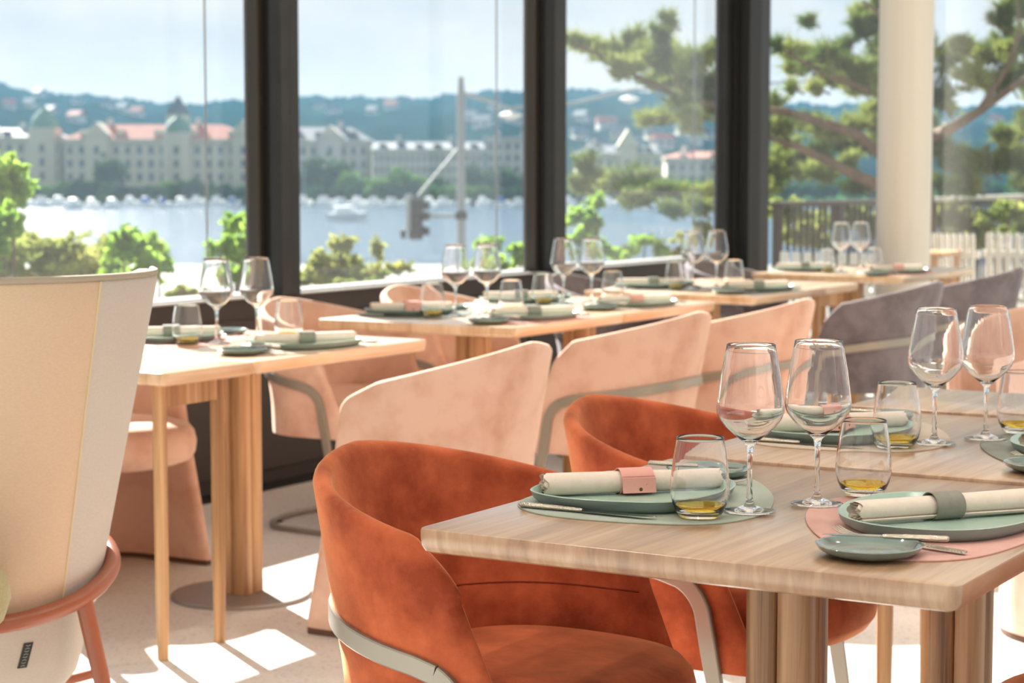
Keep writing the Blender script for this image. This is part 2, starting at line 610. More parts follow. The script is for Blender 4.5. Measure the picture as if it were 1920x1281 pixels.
# ceiling downlights
DL = [(0.9, 0.6), (0.9, 2.2), (0.3, -0.9), (-0.9, 1.0), (-0.9, 3.2), (-0.9, 5.4), (0.9, 4.2), (2.4, -0.6), (2.4, 1.6), (2.4, 3.6)]
lamp_data = bpy.data.lights.new('downlight', 'SPOT')
lamp_data.energy = 44
lamp_data.spot_size = math.radians(110)
lamp_data.spot_blend = 0.6
lamp_data.shadow_soft_size = 0.04
lamp_data.color = (1.0, 0.93, 0.84)
for i, (x, y) in enumerate(DL):
    t = thing('ceiling_downlight', 'small round white recessed downlight in the ceiling', 'ceiling light', (x, y, HC), 0, 'ceiling downlights')
    MB().revolve([(0.06, 0.0), (0.06, -0.006), (0.045, -0.008), (0.042, 0.0)], 20, cap0=False, cap1=False).build('trim_ring', 'lamp_white', t)
    lo = bpy.data.objects.new('bulb', lamp_data)
    COL.objects.link(lo)
    lo.parent = t
    lo.location = (0, 0, -0.03)


# ================================================================== tables
TH = 0.74
DX = 0.778


def tabletop(W_, prefix):
    mb = slab_rect(MB(), 0, DX, 0, W_, 0.018, [(0.016, TH - 0.036), (0.006, TH - 0.032), (0.001, TH - 0.024), (0, TH - 0.014), (0, TH - 0.004), (0.001, TH - 0.001), (0.003, TH)])
    return mb


def make_table(name, label, x, y, W_, group, dark=False, dz=0.0):
    t = thing(name, label, 'table', (x, y, 0), 0, group)
    tabletop(W_, name).build('tabletop', 'oak_top' if dark else 'oak_sunlit', t, auto=0.6).location.z = dz
    cx, cy_ = DX / 2, W_ / 2
    k = 0.0245
    for sx in (-1, 1):
        for sy in (-1, 1):
            px, py = cx + sx * k, cy_ + sy * k
            MB().loft([[(u, v, z) for u, v in rrect(px - 0.0242, px + 0.0242, py - 0.0242, py + 0.0242, 0.013, 4)] for z in (0.012, TH - 0.046)]).build('post', 'oak_dark' if dark else 'oak_post', t)
    MB().revolve([(0.205, 0.0), (0.205, 0.006), (0.20, 0.011), (0.03, 0.013)], 48, cx, cy_).build('base_disc', 'steel_plate', t)
    MB().box(cx - 0.17, cx + 0.17, cy_ - 0.17, cy_ + 0.17, TH - 0.046, TH - 0.036).build('mounting_plate', 'steel_plate', t, smooth=False)
    return t


def make_leaf(label, x, y, W_, group, dark=False, dz=0.0):
    t = thing('extension_table', label, 'table', (x, y, 0), 0, group)
    tabletop(W_, 'leaf').build('tabletop', 'oak_top' if dark else 'oak_sunlit', t, auto=0.6).location.z = dz
    for sx in (0.072, DX - 0.072):
        ys = (0.06, W_ - 0.075)
        for sy in ys:
            MB().tube([(sx, sy, 0), (sx, sy, 0.25), (sx, sy, TH - 0.036)], 0.018, 14, rad=[0.0145, 0.0175, 0.0185]).build('leg', 'oak_post', t)
        MB().box(sx - 0.011, sx + 0.011, ys[0], ys[1], TH - 0.095, TH - 0.036).build('apron', 'oak_post', t, smooth=False)
    return t


GN = 'oak tables of the near row'
GWN = 'oak tables of the window row'
make_table('dining_table', 'nearest square oak table with rounded edge and pedestal of grooved posts', 0, 0, 0.806, GN, True)
make_table('dining_table', 'second oak table of the near row, joined behind the nearest table', 0, 0.812, 0.806, GN, True, 0.005)
make_leaf('narrow oak extension table at the far end of the near row', 0, 1.624, 0.41, GN, True, 0.010)
XR = -2.498
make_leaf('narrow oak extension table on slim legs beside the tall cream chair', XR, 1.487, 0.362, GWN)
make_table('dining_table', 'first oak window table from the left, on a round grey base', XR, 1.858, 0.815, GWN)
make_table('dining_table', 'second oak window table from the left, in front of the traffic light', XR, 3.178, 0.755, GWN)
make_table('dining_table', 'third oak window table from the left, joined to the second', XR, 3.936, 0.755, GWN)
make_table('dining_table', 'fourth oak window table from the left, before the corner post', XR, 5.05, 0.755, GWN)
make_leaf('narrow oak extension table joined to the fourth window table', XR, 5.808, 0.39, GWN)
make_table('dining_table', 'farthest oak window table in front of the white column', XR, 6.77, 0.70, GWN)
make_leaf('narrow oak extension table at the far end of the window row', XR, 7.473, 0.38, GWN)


# ================================================================== chairs
def shell_mesh(Rx, Ry, zb, zpk, zarm, a_top, a_bot, thick, lean=0.7, nu=57, nv=12, zflare=0.64, corner=0.035, arm_pow=1.25):
    K = 0.70
    ss = []
    for i in range(nu):
        u = -1 + 2 * i / (nu - 1)
        ss.append(math.copysign(1 - (1 - abs(u)) ** 1.25, u))
    rings = []

    def place(s, z, off):
        a = a_bot + (a_top - a_bot) * min(max((z - zb) / (zflare - zb), 0), 1.15)
        th = max(-1, min(1, s / K)) * PI / 2
        zz = max(z, 0.45) - 0.76 + 0.25 * (min(z, 0.45) - 0.45)
        lf = 1 + lean * zz
        ls = 1 + 0.3 * lean * zz
        rx, ry = Rx * lf, Ry * ls
        e = 0.92
        c, sn = math.cos(th), math.sin(th)
        x = -rx * abs(c) ** e
        y = ry * math.copysign(abs(sn) ** e, sn)
        nx, ny = -c / rx, sn / ry
        ln = math.hypot(nx, ny)
        nx, ny = nx / ln, ny / ln
        ext = 0.0
        if abs(s) > K:
            ext = (abs(s) - K) / (1 - K) * a
            x += ext
        return x + nx * off, y + ny * off, a

    for s in ss:
        f = abs(s) ** arm_pow
        zt = zpk - (zpk - zarm) * f
        _, _, a = place(s, zt, 0)
        e_end = (1 - abs(s)) / (1 - K) * a if abs(s) > K else 1.0
        if e_end < corner:
            q = corner - e_end
            zt -= corner - math.sqrt(max(corner * corner - q * q, 0))
        w = 1.0
        h = thick / 2
        if e_end < h:
            w = max(0.12, math.sqrt(max(0.0, 1 - ((h - e_end) / h) ** 2)))
        ring = []
        zr = zt - h
        for k in range(nv + 1):
            z = zb + (zr - zb) * k / nv
            x, y, _ = place(s, z, h * w)
            ring.append((x, y, z))
        for k in range(1, 6):
            t = PI * k / 6
            x, y, _ = place(s, zr, h * w * math.cos(t))
            ring.append((x, y, zr + h * math.sin(t)))
        for k in range(nv, -1, -1):
            z = zb + (zr - zb) * k / nv
            x, y, _ = place(s, z, -h * w)
            ring.append((x, y, z))
        rings.append(ring)
    mb = MB()
    mb.loft(rings)
    return mb, place


def seat_mesh(z0, z1, ax, ay, cx):
    o = superell(cx, 0, ax, ay, 2.5, 48)
    H = z1 - z0
    prof = [(0.05, z0), (0.018, z0 + 0.08 * H), (0.004, z0 + 0.25 * H), (0.0, z0 + 0.5 * H), (0.006, z0 + 0.72 * H), (0.022, z0 + 0.88 * H), (0.06, z0 + 0.97 * H), (0.13, z1)]
    mb = MB()
    rings = []
    for i, z in prof:
        k = 1 - i / ((ax + ay) / 2)
        rings.append([(cx + (x - cx) * k, y * k, z) for x, y in o])
    mb.loft(rings)
    return mb


def seam_path(place, z, thick, off=-0.0005, s0=-0.95, s1=0.95, n=40, dip=0.0):
    p = []
    for i in range(n + 1):
        s = s0 + (s1 - s0) * i / n
        zz = z - dip * abs(s)
        x, y, _ = place(s, zz, -thick / 2 - off)
        p.append((x, y, zz))
    return p


def armchair(label, velvet, metal, loc, rz, group):
    t = thing('barrel_chair', label, 'chair', loc, rz, group)
    sh, place = shell_mesh(0.297, 0.288, 0.335, 0.79, 0.655, 0.065, 0.20, 0.030)
    so = sh.build('shell', velvet, t, auto=1.2)
    MB().tube(seam_path(place, 0.53, 0.030), 0.0016, 5).build('seam', 'thread_rust' if velvet == 'velvet_orange' else velvet, so)
    seat_mesh(0.355, 0.475, 0.252, 0.252, 0.035).build('seat', velvet, t, auto=1.2)
    # flat band around the back
    zb_ = 0.560
    pts, nr = [], []
    n = 36
    SL = 0.80
    for i in range(n + 1):
        s = -SL + 2 * SL * i / n
        zq = zb_ - 0.085 * abs(s) ** 1.6
        x, y, _ = place(s, zq, 0.015 + 0.004)
        x2, y2, _ = place(s, zq, 0.06)
        pts.append((x, y, zq))
        nr.append((x2 - x, y2 - y, 0))
    MB().strap(pts, nr, 0.005, 0.0155).build('back_band', metal, t, auto=0.5)
    for sy in (-1, 1):
        e = Vector(pts[0] if sy < 0 else pts[-1])
        yy = e.y
        lp = [e]
        R_ = 0.085
        cx_, cz_ = e.x - R_ * math.cos(math.radians(66)), e.z - R_ * math.sin(math.radians(66))
        for k in range(1, 9):
            a = math.radians(66 - 58 * k / 8)
            lp.append(Vector((cx_ + R_ * math.cos(a), yy, cz_ + R_ * math.sin(a))))
        b0 = lp[-1]
        for k in range(1, 8):
            f = k / 7
            lp.append(Vector((b0.x + 0.075 * f, yy - sy * 0.012 * f, b0.z + (0.02 - b0.z) * f)))
        lp2 = lp
        MB().strap(lp2, [(0, sy, 0)] * len(lp2), 0.005, [0.0155] * 9 + [0.0165 - 0.005 * k / 6 for k in range(len(lp2) - 9)]).build('leg', metal, t, auto=0.5)
    # sled bar on the floor, joined behind
    fx, fy = lp[-1].x, abs(lp[-1].y)
    fp = [(fx, -fy, 0.012), (-0.10, -fy + 0.02, 0.012)]
    for k in range(1, 12):
        a = -PI / 2 - PI * k / 12
        fp.append((-0.10 + 0.14 * math.cos(a), (fy - 0.02) * math.sin(a), 0.012))
    fp += [(-0.10, fy - 0.02, 0.012), (fx, fy, 0.012)]
    MB().tube(fp, 0.009, 8).build('floor_bar', 'metal_sled', t)
    MB().strap([(0.10, -0.268, 0.352), (0.10, 0.268, 0.352)], [(0, 0, 1)] * 2, 0.006, 0.015).build('seat_rail', metal, t)
    for x, y in ((fx - 0.03, -fy), (fx - 0.03, fy), (-0.215, 0.12), (-0.215, -0.12)):
        MB().revolve([(0.011, 0.0), (0.011, 0.005)], 10, x, y).build('glide', 'bronze_black', t)
    return t


def skirt_chair(label, velvet, loc, rz, group):
    t = thing('skirted_chair', label, 'chair', loc, rz, group)
    sh, place = shell_mesh(0.290, 0.290, 0.018, 0.79, 0.64, 0.115, 0.25, 0.034, nv=18)
    sh.build('shell', velvet, t, auto=1.2)
    seat_mesh(0.345, 0.48, 0.262, 0.252, 0.06).build('seat', velvet, t, auto=1.2)
    p = []
    q = []
    for i in range(41):
        s = -0.985 + 1.97 * i / 40
        x, y, _ = place(s, 0.01, 0.004)
        x2, y2, _ = place(s, 0.01, 0.05)
        p.append((x, y, 0.009))
        q.append((x2 - x, y2 - y, 0))
    MB().strap(p, q, 0.012, 0.009).build('base_strip', 'strip_brown', t, smooth=False)  # brown strip along the foot of the shell
    return t


CN = 'rust orange chairs of the near row'
ca = armchair('rust orange velvet barrel chair nearest the camera, at left of nearest table', 'velvet_orange', 'metal_taupe', (-0.085, 0.405, 0), 0, CN)
dup(ca, (-0.085, 1.217, 0), 0, 'second rust orange velvet barrel chair, at the second near table')
dup(ca, (0.90, 0.62, 0), PI, 'rust orange velvet chair at the bottom right edge, mostly out of view')
CW = 'chairs of the window row'
ck = skirt_chair('peach velvet skirted chair behind the nearest orange chair, back to the camera', 'velvet_peach', (-1.415, 2.25, 0), PI, CW)
dup(ck, (-2.72, 2.305, 0), 0, 'peach skirted chair at the window behind the slim table legs')
cb = armchair('peach velvet barrel chair with metal band at the second window table, aisle side', 'velvet_peach', 'metal_sled', (-1.54, 3.52, 0), PI, CW)
dup(cb, (-1.50, 4.31, 0), PI, 'peach velvet barrel chair at the third window table, aisle side')
dup(cb, (-2.555, 3.437, 0), 0, 'peach barrel chair at the window side of the second window table')
dup(cb, (-2.62, 4.29, 0), 0, 'peach barrel chair at the window side of the third window table')
sw = {'velvet_peach': 'velvet_mauve', 'metal_sled': 'metal_taupe'}
dup(cb, (-1.48, 5.66, 0), PI, 'mauve grey velvet barrel chair at the fourth window table, aisle side', sw)
dup(cb, (-1.53, 6.97, 0), PI, 'mauve grey velvet barrel chair at the farthest window table, aisle side', sw)
dup(cb, (-2.55, 5.47, 0), 0, 'mauve grey barrel chair by the window at the fourth window table', sw)
dup(cb, (-2.66, 7.08, 0), 0, 'mauve grey barrel chair by the window at the farthest window table', sw)
sp = {'velvet_peach': 'velvet_pink'}
dup(ck, (0.20, 3.04, 0), math.radians(100), 'pale pink skirted chair behind the far right wine glass', sp)
dup(ck, (-0.30, 4.13, 0), math.radians(-75), 'peach skirted chair farthest right, turned toward the camera')


# high-back lounge chair at the left
def lounge_chair():
    C0 = Vector((-1.315, 0.49, 0))
    t = thing('highback_chair', 'tall cream and sand highback chair with copper frame at the left edge', 'chair', C0, 0)
    SEAM = -6

    def pt(ang, z, off=0.0):
        f = (z - 0.44) / 0.59
        r = 0.185 + 0.118 * max(f, -0.3) + off
        a = math.radians(ang)
        return (r * math.cos(a), r * math.sin(a), z)

    def wall(a0, a1, z0, z1, th, n=26, nz=14):
        mb = MB()
        rings = []
        for i in range(n + 1):
            a = a0 + (a1 - a0) * i / n
            ring = []
            for k in range(nz + 1):
                ring.append(pt(a, z0 + (z1 - 0.015 - z0) * k / nz, th / 2))
            for k in range(1, 5):
                q = PI * k / 5
                ring.append(pt(a, z1 - 0.015 + 0.015 * math.sin(q), th / 2 * math.cos(q)))
            for k in range(nz, -1, -1):
                ring.append(pt(a, z0 + (z1 - 0.015 - z0) * k / nz, -th / 2))
            rings.append(ring)
        return mb.loft(rings)

    zt = 1.045
    b1 = wall(-100, SEAM, 0.40, zt, 0.05).build('back_panel', 'linen_sand', t, auto=1.0)
    b2 = wall(SEAM, 52, 0.40, zt, 0.05).build('side_panel', 'linen_greige', t, auto=1.0)
    b1['label'] = 'sand coloured back panel'
    b2['label'] = 'greige side panel'
    MB().tube([pt(SEAM, 0.42 + (zt - 0.43) * k / 20, 0.0255) for k in range(21)], 0.002, 6).build('seam', 'thread', t)
    MB().tube([pt(-100 + 152 * k / 40, zt - 0.003, 0.018) for k in range(41)], 0.007, 8).build('piping', 'piping', t)
    MB().tube([pt(52, 0.42 + (zt - 0.43) * k / 20, 0.0) for k in range(21)], 0.0262, 12).build('wing_edge', 'linen_greige', t)
    # bucket below the ring
    prof = [(0.085, 0.222), (0.135, 0.232), (0.160, 0.262), (0.174, 0.31), (0.180, 0.40), (0.180, 0.45)]
    MB().revolve(prof, 48).build('seat_bucket', 'linen_greige', t)
    MB().revolve([(0.16, 0.45), (0.165, 0.475), (0.14, 0.50), (0.07, 0.51)], 40).build('seat', 'linen_sand', t)

    def ringz(p):
        return 0.462 + 0.26 * (p[0] * _fw.x + p[1] * _fw.y)

    ring = []
    for k in range(64):
        a = 2 * PI * k / 64
        q = (0.232 * math.cos(a), 0.232 * math.sin(a))
        ring.append((q[0], q[1], ringz(q)))
    MB().tube(ring, 0.017, 12, closed=True).build('frame_ring', 'copper_paint', t)
    feet = []
    for u, v in ((0.88, -0.47), (0.5, 0.86), (-0.5, -0.86), (-0.88, 0.47)):
        d = (_rt * u + _fw * v).normalized()
        a, b = d * 0.228, (d + _rt * math.copysign(0.25, u)) * 0.26
        feet.append((a, b))
        MB().tube([(a.x, a.y, ringz(a)), (b.x, b.y, 0.0)], 0.015, 12, rad=[0.0175, 0.0135]).build('leg', 'copper_paint', t)
    for i, j in ((0, 3), (1, 2)):
        pa = feet[i][0].lerp(feet[i][1], 0.52)
        pb = feet[j][0].lerp(feet[j][1], 0.52)
        MB().tube([(pa.x, pa.y, 0.205), (pb.x, pb.y, 0.205)], 0.010, 10).build('stretcher', 'copper_paint', t)
    # woven tag
    tg = MB()
    rings = []
    for k in range(4):
        rows = []
        for z, r_ in ((0.305, 0.1722), (0.352, 0.1764), (0.352, 0.1785), (0.305, 0.1750)):
            a = math.radians(-30 + 6.0 * k / 3 + (z - 0.305) * 90)
            rows.append((r_ * math.cos(a), r_ * math.sin(a), z))
        rings.append(rows)
    tg.loft(rings)
    tgo = tg.build('label_tag', 'tag_black', t, smooth=False)
    tgo['label'] = 'small dark woven tag with pale lettering'
    ln = MB()
    for i in range(8):
        z = 0.309 + i * 0.0054
        r_ = 0.1755 + (z - 0.305) * 0.075
        pp = []
        for k in range(3):
            a = math.radians(-30 + 1.6 + 2.8 * k / 2 + (z - 0.305) * 90)
            pp.append((r_ * math.cos(a), r_ * math.sin(a), z + (0.0012 if (i + k) % 2 else -0.0006)))
        ln.tube(pp, 0.0006, 4)
    ln.build('lettering', 'tag_print', tgo)
    return t


M['tag_black'] = principled('tag_black', (52, 58, 56), 0.8)
M['tag_print'] = principled('tag_print', (170, 178, 170), 0.8)
lounge_chair()


# padded stool at the very left
t = thing('padded_stool', 'olive woven padded stool at the very left edge in front of the cream chair', 'stool', (-1.19, 0.117, 0))
MB().revolve([(0.17, 0.43), (0.20, 0.445), (0.212, 0.48), (0.208, 0.515), (0.185, 0.54), (0.10, 0.552)], 48).build('cushion', 'velvet_olive', t)
for a in (30, 150, 270):
    c, s_ = math.cos(math.radians(a)), math.sin(math.radians(a))
    MB().tube([(0.13 * c, 0.13 * s_, 0.435), (0.20 * c, 0.20 * s_, 0.0)], 0.014, 10, rad=[0.016, 0.012]).build('leg', 'copper_paint', t)

# ================================================================== table settings
def blob(pts, n=56):
    """closed smooth outline through control points (Catmull-Rom)"""
    m = len(pts)
    out = []
    per = n // m + 1
    for i in range(m):
        p0, p1, p2, p3 = (Vector(pts[(i + k - 1) % m]) for k in range(4))
        for k in range(per):
            t = k / per
            q = 0.5 * ((2 * p1) + (-p0 + p2) * t + (2 * p0 - 5 * p1 + 4 * p2 - p3) * t * t + (-p0 + 3 * p1 - 3 * p2 + p3) * t ** 3)
            out.append((q.x, q.y))
    return out


def ccw(p):
    a = sum(p[i - 1][0] * p[i][1] - p[i][0] * p[i - 1][1] for i in range(len(p)))
    return p if a > 0 else p[::-1]


# local frame of a setting: origin on the table edge at the middle of the diner, +x toward the table centre, +y to the diner's left
MAT_OUT = ccw(blob([(0.012, -0.14), (0.09, -0.222), (0.215, -0.226), (0.335, -0.18), (0.374, -0.08), (0.345, 0.045), (0.275, 0.175), (0.19, 0.268), (0.10, 0.285), (0.035, 0.215), (0.008, 0.04)]))
PLATE_OUT = ccw(blob([(0.033, -0.145), (0.104, -0.187), (0.197, -0.178), (0.267, -0.142), (0.295, -0.055), (0.288, 0.025), (0.258, 0.09), (0.195, 0.135), (0.105, 0.13), (0.045, 0.07), (0.02, -0.04)]))
BREAD_OUT = ccw(blob([(0.070, 0.0), (0.048, 0.050), (-0.002, 0.070), (-0.050, 0.046), (-0.069, -0.004), (-0.048, -0.050), (0.004, -0.068), (0.051, -0.046)]))


def mat_obj(mat):
    mb = MB()
    mb.loft([[(x, y, z) for x, y in inset_out(MAT_OUT, i)] for i, z in ((0.0005, 0.0), (0.0, 0.0008), (0.0002, 0.0020), (0.0010, 0.0026))])
    return mb.build('placemat', mat)


def plate_obj(out, rim, wall, mat_in, name, cx, cy_):
    mb = MB()
    lo = [((x - cx), (y - cy_)) for x, y in out]
    rings = []
    for i, z in ((0.030, 0.0), (0.014, 0.001), (0.004, rim * 0.5), (0.0, rim), (0.0018, rim + 0.0012), (0.0042, rim), (0.010, rim * 0.5), (0.022, wall), (0.05, wall - 0.001)):
        rings.append([(x, y, z) for x, y in inset_out(lo, i)])
    mb.loft(rings)
    o = mb.build(name, [mat_in, 'plate_under'], auto=1.2)
    return o


def plate_under_faces(o, zlim=3):
    n = len(o.data.vertices) // 9
    for p in o.data.polygons:
        r = [v // n for v in p.vertices]
        if max(r) <= zlim:
            p.material_index = 1


plate_proto = plate_obj(PLATE_OUT, 0.019, 0.0045, 'plate_sage', 'dinner_plate', 0.165, -0.02)
plate_under_faces(plate_proto)
bread_proto = plate_obj(BREAD_OUT, 0.013, 0.004, 'bread_glaze', 'bread_plate', 0, 0)


def napkin_proto(len_=0.285, r0=0.020):
    # spiral roll along local x
    t = thing('napkin', None, None)
    n = 90
    turns = 3.2
    path = []
    for i in range(n + 1):
        f = i / n
        a = 2 * PI * turns * f - PI * 0.6
        r = 0.0035 + (r0 - 0.0035) * f ** 0.9
        path.append((r * math.cos(a), r * 0.86 * math.sin(a)))
    th = 0.0011
    sec = []
    inn = []
    for i in range(n + 1):
        a = path[max(i - 1, 0)]
        b = path[min(i + 1, n)]
        tx, ty = b[0] - a[0], b[1] - a[1]
        l = math.hypot(tx, ty)
        sec.append((path[i][0] + ty / l * th, path[i][1] - tx / l * th))
        inn.append((path[i][0] - ty / l * th, path[i][1] + tx / l * th))
    loop = sec + inn[::-1]
    rings = []
    for k in range(9):
        f = k / 8
        x = (f - 0.5) * len_
        g = 1 + 0.05 * math.sin(3 * f + 1) - 0.06 * (1 - abs(2 * f - 1))
        rings.append([(x + 0.004 * math.sin(i * 0.9) * (1 if k in (0, 8) else 0), u * g, v * g + r0 * 0.88) for i, (u, v) in enumerate(loop)])
    MB().loft(rings, cap0=False, cap1=False).build('cloth', 'linen_napkin', t, auto=1.3)
    return t


def band_mesh(w, r0, flap):
    mb = MB()
    ring_pts = []
    n = 40
    a0, a1 = (0, 2 * PI)
    secs = []
    for k in range(n + 1):
        a = math.radians(-75) + (2 * PI - 0.02) * k / n
        secs.append((math.cos(a), math.sin(a)))
    rings = []
    for (c, s_) in secs:
        R1, R2 = r0 + 0.0028, r0 + 0.0014
        rings.append([(-w / 2, R2 * c, R2 * 0.88 * s_ + r0 * 0.88), (-w / 2, R1 * c, R1 * 0.88 * s_ + r0 * 0.88), (w / 2, R1 * c, R1 * 0.88 * s_ + r0 * 0.88), (w / 2, R2 * c, R2 * 0.88 * s_ + r0 * 0.88)])
    mb.loft(rings)
    return mb


def napkin_with_band(kind):
    t = napkin_proto()
    r0 = 0.0202
    if kind == 'grey':
        band_mesh(0.046, r0, False).build('napkin_ring', 'leather_grey', t, smooth=True, auto=0.6)
    else:
        b = band_mesh(0.052, r0, True)
        bo = b.build('napkin_ring', 'leather_pink', t, smooth=True, auto=0.6)
        # flap that leaves the roll at the lower front and ends with a rivet
        pts = []
        for k in range(8):
            a = math.radians(200 + 30 * k / 7)
            pts.append((0, (r0 + 0.004) * math.cos(a), (r0 + 0.004) * 0.88 * math.sin(a) + r0 * 0.88))
        e = Vector(pts[3])
        fl_ = [Vector((0, -0.0245, 0.026)), Vector((0, -0.0262, 0.016)), Vector((0, -0.0275, 0.009)), Vector((0, -0.0295, 0.0035))]
        MB().strap(fl_, [(0, -1, -0.15)] * 4, 0.0012, 0.026).build('flap', 'leather_pink', bo, smooth=True, auto=0.5)
        rv = MB().revolve([(0.0028, 0), (0.0028, 0.0006), (0.0016, 0.0012)], 12)
        ro = rv.build('rivet', 'brass', bo)
        ro.location = (0.002, -0.0288, 0.0085)
        ro.rotation_euler = (math.radians(80), 0, 0)
        ln = MB()
        ln.tube([(-0.026, -0.0240, 0.0275), (0.026, -0.0240, 0.0275)], 0.0004, 4)
        ln.tube([(-0.009, -0.0242, 0.0265), (-0.008, -0.0276, 0.0135)], 0.0004, 4)
        ln.tube([(0.006, -0.0242, 0.0265), (0.007, -0.0276, 0.0135)], 0.0004, 4)
        ln.tube([(0.024, -0.0246, 0.0255), (0.010, -0.0276, 0.0145)], 0.0004, 4)
        ln.build('embossed_line', 'leather_line', bo)
    return t


nap_pink = napkin_with_band('pink')
nap_grey = napkin_with_band('grey')


def knife_proto(L_=0.225, hl=0.105, name='knife'):
    t = thing(name, None, None)
    # handle from x=-L/2, blade toward +x
    x0 = -L_ / 2
    hp = [(x0 + hl * f, r) for f, r in ((0, 0.003), (0.03, 0.0052), (0.3, 0.0056), (0.7, 0.0048), (0.97, 0.0042), (1.0, 0.003))]
    MB().loft([[(x, r * 1.25 * math.cos(2 * PI * j / 12), r * 0.75 * math.sin(2 * PI * j / 12) + 0.0045) for j in range(12)] for x, r in hp]).build('handle', 'cutlery_hammered', t)
    x1 = x0 + hl - 0.002
    bl = L_ - hl
    rings = []
    for f, w, d in ((0, 0.004, 0), (0.06, 0.008, 0.0), (0.5, 0.0095, 0.0), (0.85, 0.008, 0.001), (0.96, 0.005, 0.003), (1, 0.001, 0.005)):
        x = x1 + bl * f
        rings.append([(x, -w + d, 0.0042), (x, w * 0.7, 0.0048), (x, w * 0.7, 0.0036)])
    MB().loft(rings).build('blade', 'cutlery', t, smooth=False)
    return t


def fork_proto(L_=0.205):
    t = thing('fork', None, None)
    x0 = -L_ / 2
    prof = []
    for f, w, z in ((0, 0.003, 0.004), (0.03, 0.0062, 0.004), (0.25, 0.0056, 0.005), (0.5, 0.0036, 0.008), (0.64, 0.0034, 0.007), (0.70, 0.009, 0.004), (0.78, 0.011, 0.003), (0.80, 0.011, 0.0032)):
        x = x0 + L_ * f
        prof.append([(x, w, z - 0.001), (x, w * 0.8, z + 0.0014), (x, -w * 0.8, z + 0.0014), (x, -w, z - 0.001)])
    MB().loft(prof).build('handle', 'cutlery_hammered', t, auto=0.9)
    for k in range(4):
        y = -0.0088 + k * 0.00587
        pts = [(x0 + L_ * f, y * g, z) for f, g, z in ((0.795, 1, 0.0032), (0.88, 1.0, 0.0045), (0.95, 0.98, 0.008), (1.0, 0.95, 0.0125))]
        MB().tube(pts, 0.0012, 6, rad=[0.0016, 0.0015, 0.0012, 0.0006]).build('tine', 'cutlery', t)
    return t


knife_p = knife_proto()
fork_p = fork_proto()
bknife_p = knife_proto(0.165, 0.085, 'butter_knife')


def wine_proto():
    o = [(0.0, 0.0), (0.030, 0.0), (0.0385, 0.0008), (0.0388, 0.0016), (0.036, 0.0026), (0.022, 0.0048), (0.009, 0.009), (0.0050, 0.016), (0.0040, 0.030), (0.0036, 0.060), (0.0042, 0.085), (0.0062, 0.097), (0.013, 0.1043), (0.0252, 0.1140), (0.0370, 0.1252), (0.0452, 0.1360), (0.0486, 0.1450), (0.0492, 0.1535), (0.0480, 0.166), (0.0430, 0.200), (0.0372, 0.232), (0.0352, 0.2435), (0.0349, 0.2445)]
    th = 0.0009
    inn = [(0.0343, 0.2440), (0.0342, 0.2430), (0.0362, 0.232), (0.0419, 0.200), (0.0470, 0.166), (0.0482, 0.1535), (0.0476, 0.1455), (0.0442, 0.1370), (0.0361, 0.1265), (0.0244, 0.1155), (0.0125, 0.1063), (0.005, 0.1028), (0.0, 0.1022)]
    return glass_lathe('wine_glass', o + inn)


def glass_lathe(name, prof, n=48):
    mb = MB()
    ring = prof[1:-1]
    mb.loft([[(r * math.cos(2 * PI * j / n), r * math.sin(2 * PI * j / n), z) for j in range(n)] for r, z in ring], cap0=False, cap1=False)
    a = len(mb.v)
    mb.v.append((0, 0, prof[0][1]))
    mb.v.append((0, 0, prof[-1][1]))
    last = (len(ring) - 1) * n
    for j in range(n):
        mb.f.append((a, (j + 1) % n, j))
        mb.f.append((a + 1, last + j, last + (j + 1) % n))
    return mb.build(name, 'glass', auto=1.3)


def tumbler_proto():
    o = [(0.0, 0.0), (0.024, 0.0), (0.0285, 0.0015), (0.033, 0.007), (0.039, 0.020), (0.0423, 0.034), (0.0428, 0.045), (0.0412, 0.065), (0.0378, 0.090), (0.0343, 0.112), (0.0338, 0.1155), (0.0334, 0.116)]
    inn = [(0.0326, 0.1155), (0.0330, 0.112), (0.0365, 0.090), (0.0399, 0.065), (0.0415, 0.045), (0.0409, 0.034), (0.0374, 0.0205), (0.0300, 0.0095), (0.018, 0.0075), (0.0, 0.007)]
    t = thing('tumbler', None, None)
    g = glass_lathe('glass_body', o + inn)
    g.parent = t
    MB().revolve([(0.0150, 0.0080), (0.0270, 0.0098), (0.0325, 0.0140), (0.0345, 0.0175), (0.01, 0.0173)], 32).build('amber_layer', 'amber', t, auto=0.6)  # amber-tinted layer over the inner bottom of the glass
    return t


wine_p = wine_proto()
tumb_p = tumbler_proto()

protos = [plate_proto, bread_proto, nap_pink, nap_grey, knife_p, fork_p, bknife_p, wine_p, tumb_p]


def deep_remove(o):
    for ch in list(o.children):
        deep_remove(ch)
    bpy.data.objects.remove(o)


mat_p = {k: mat_obj(k) for k in ('mat_sage', 'mat_pink', 'mat_sand', 'mat_grey')}

NAMES = {}


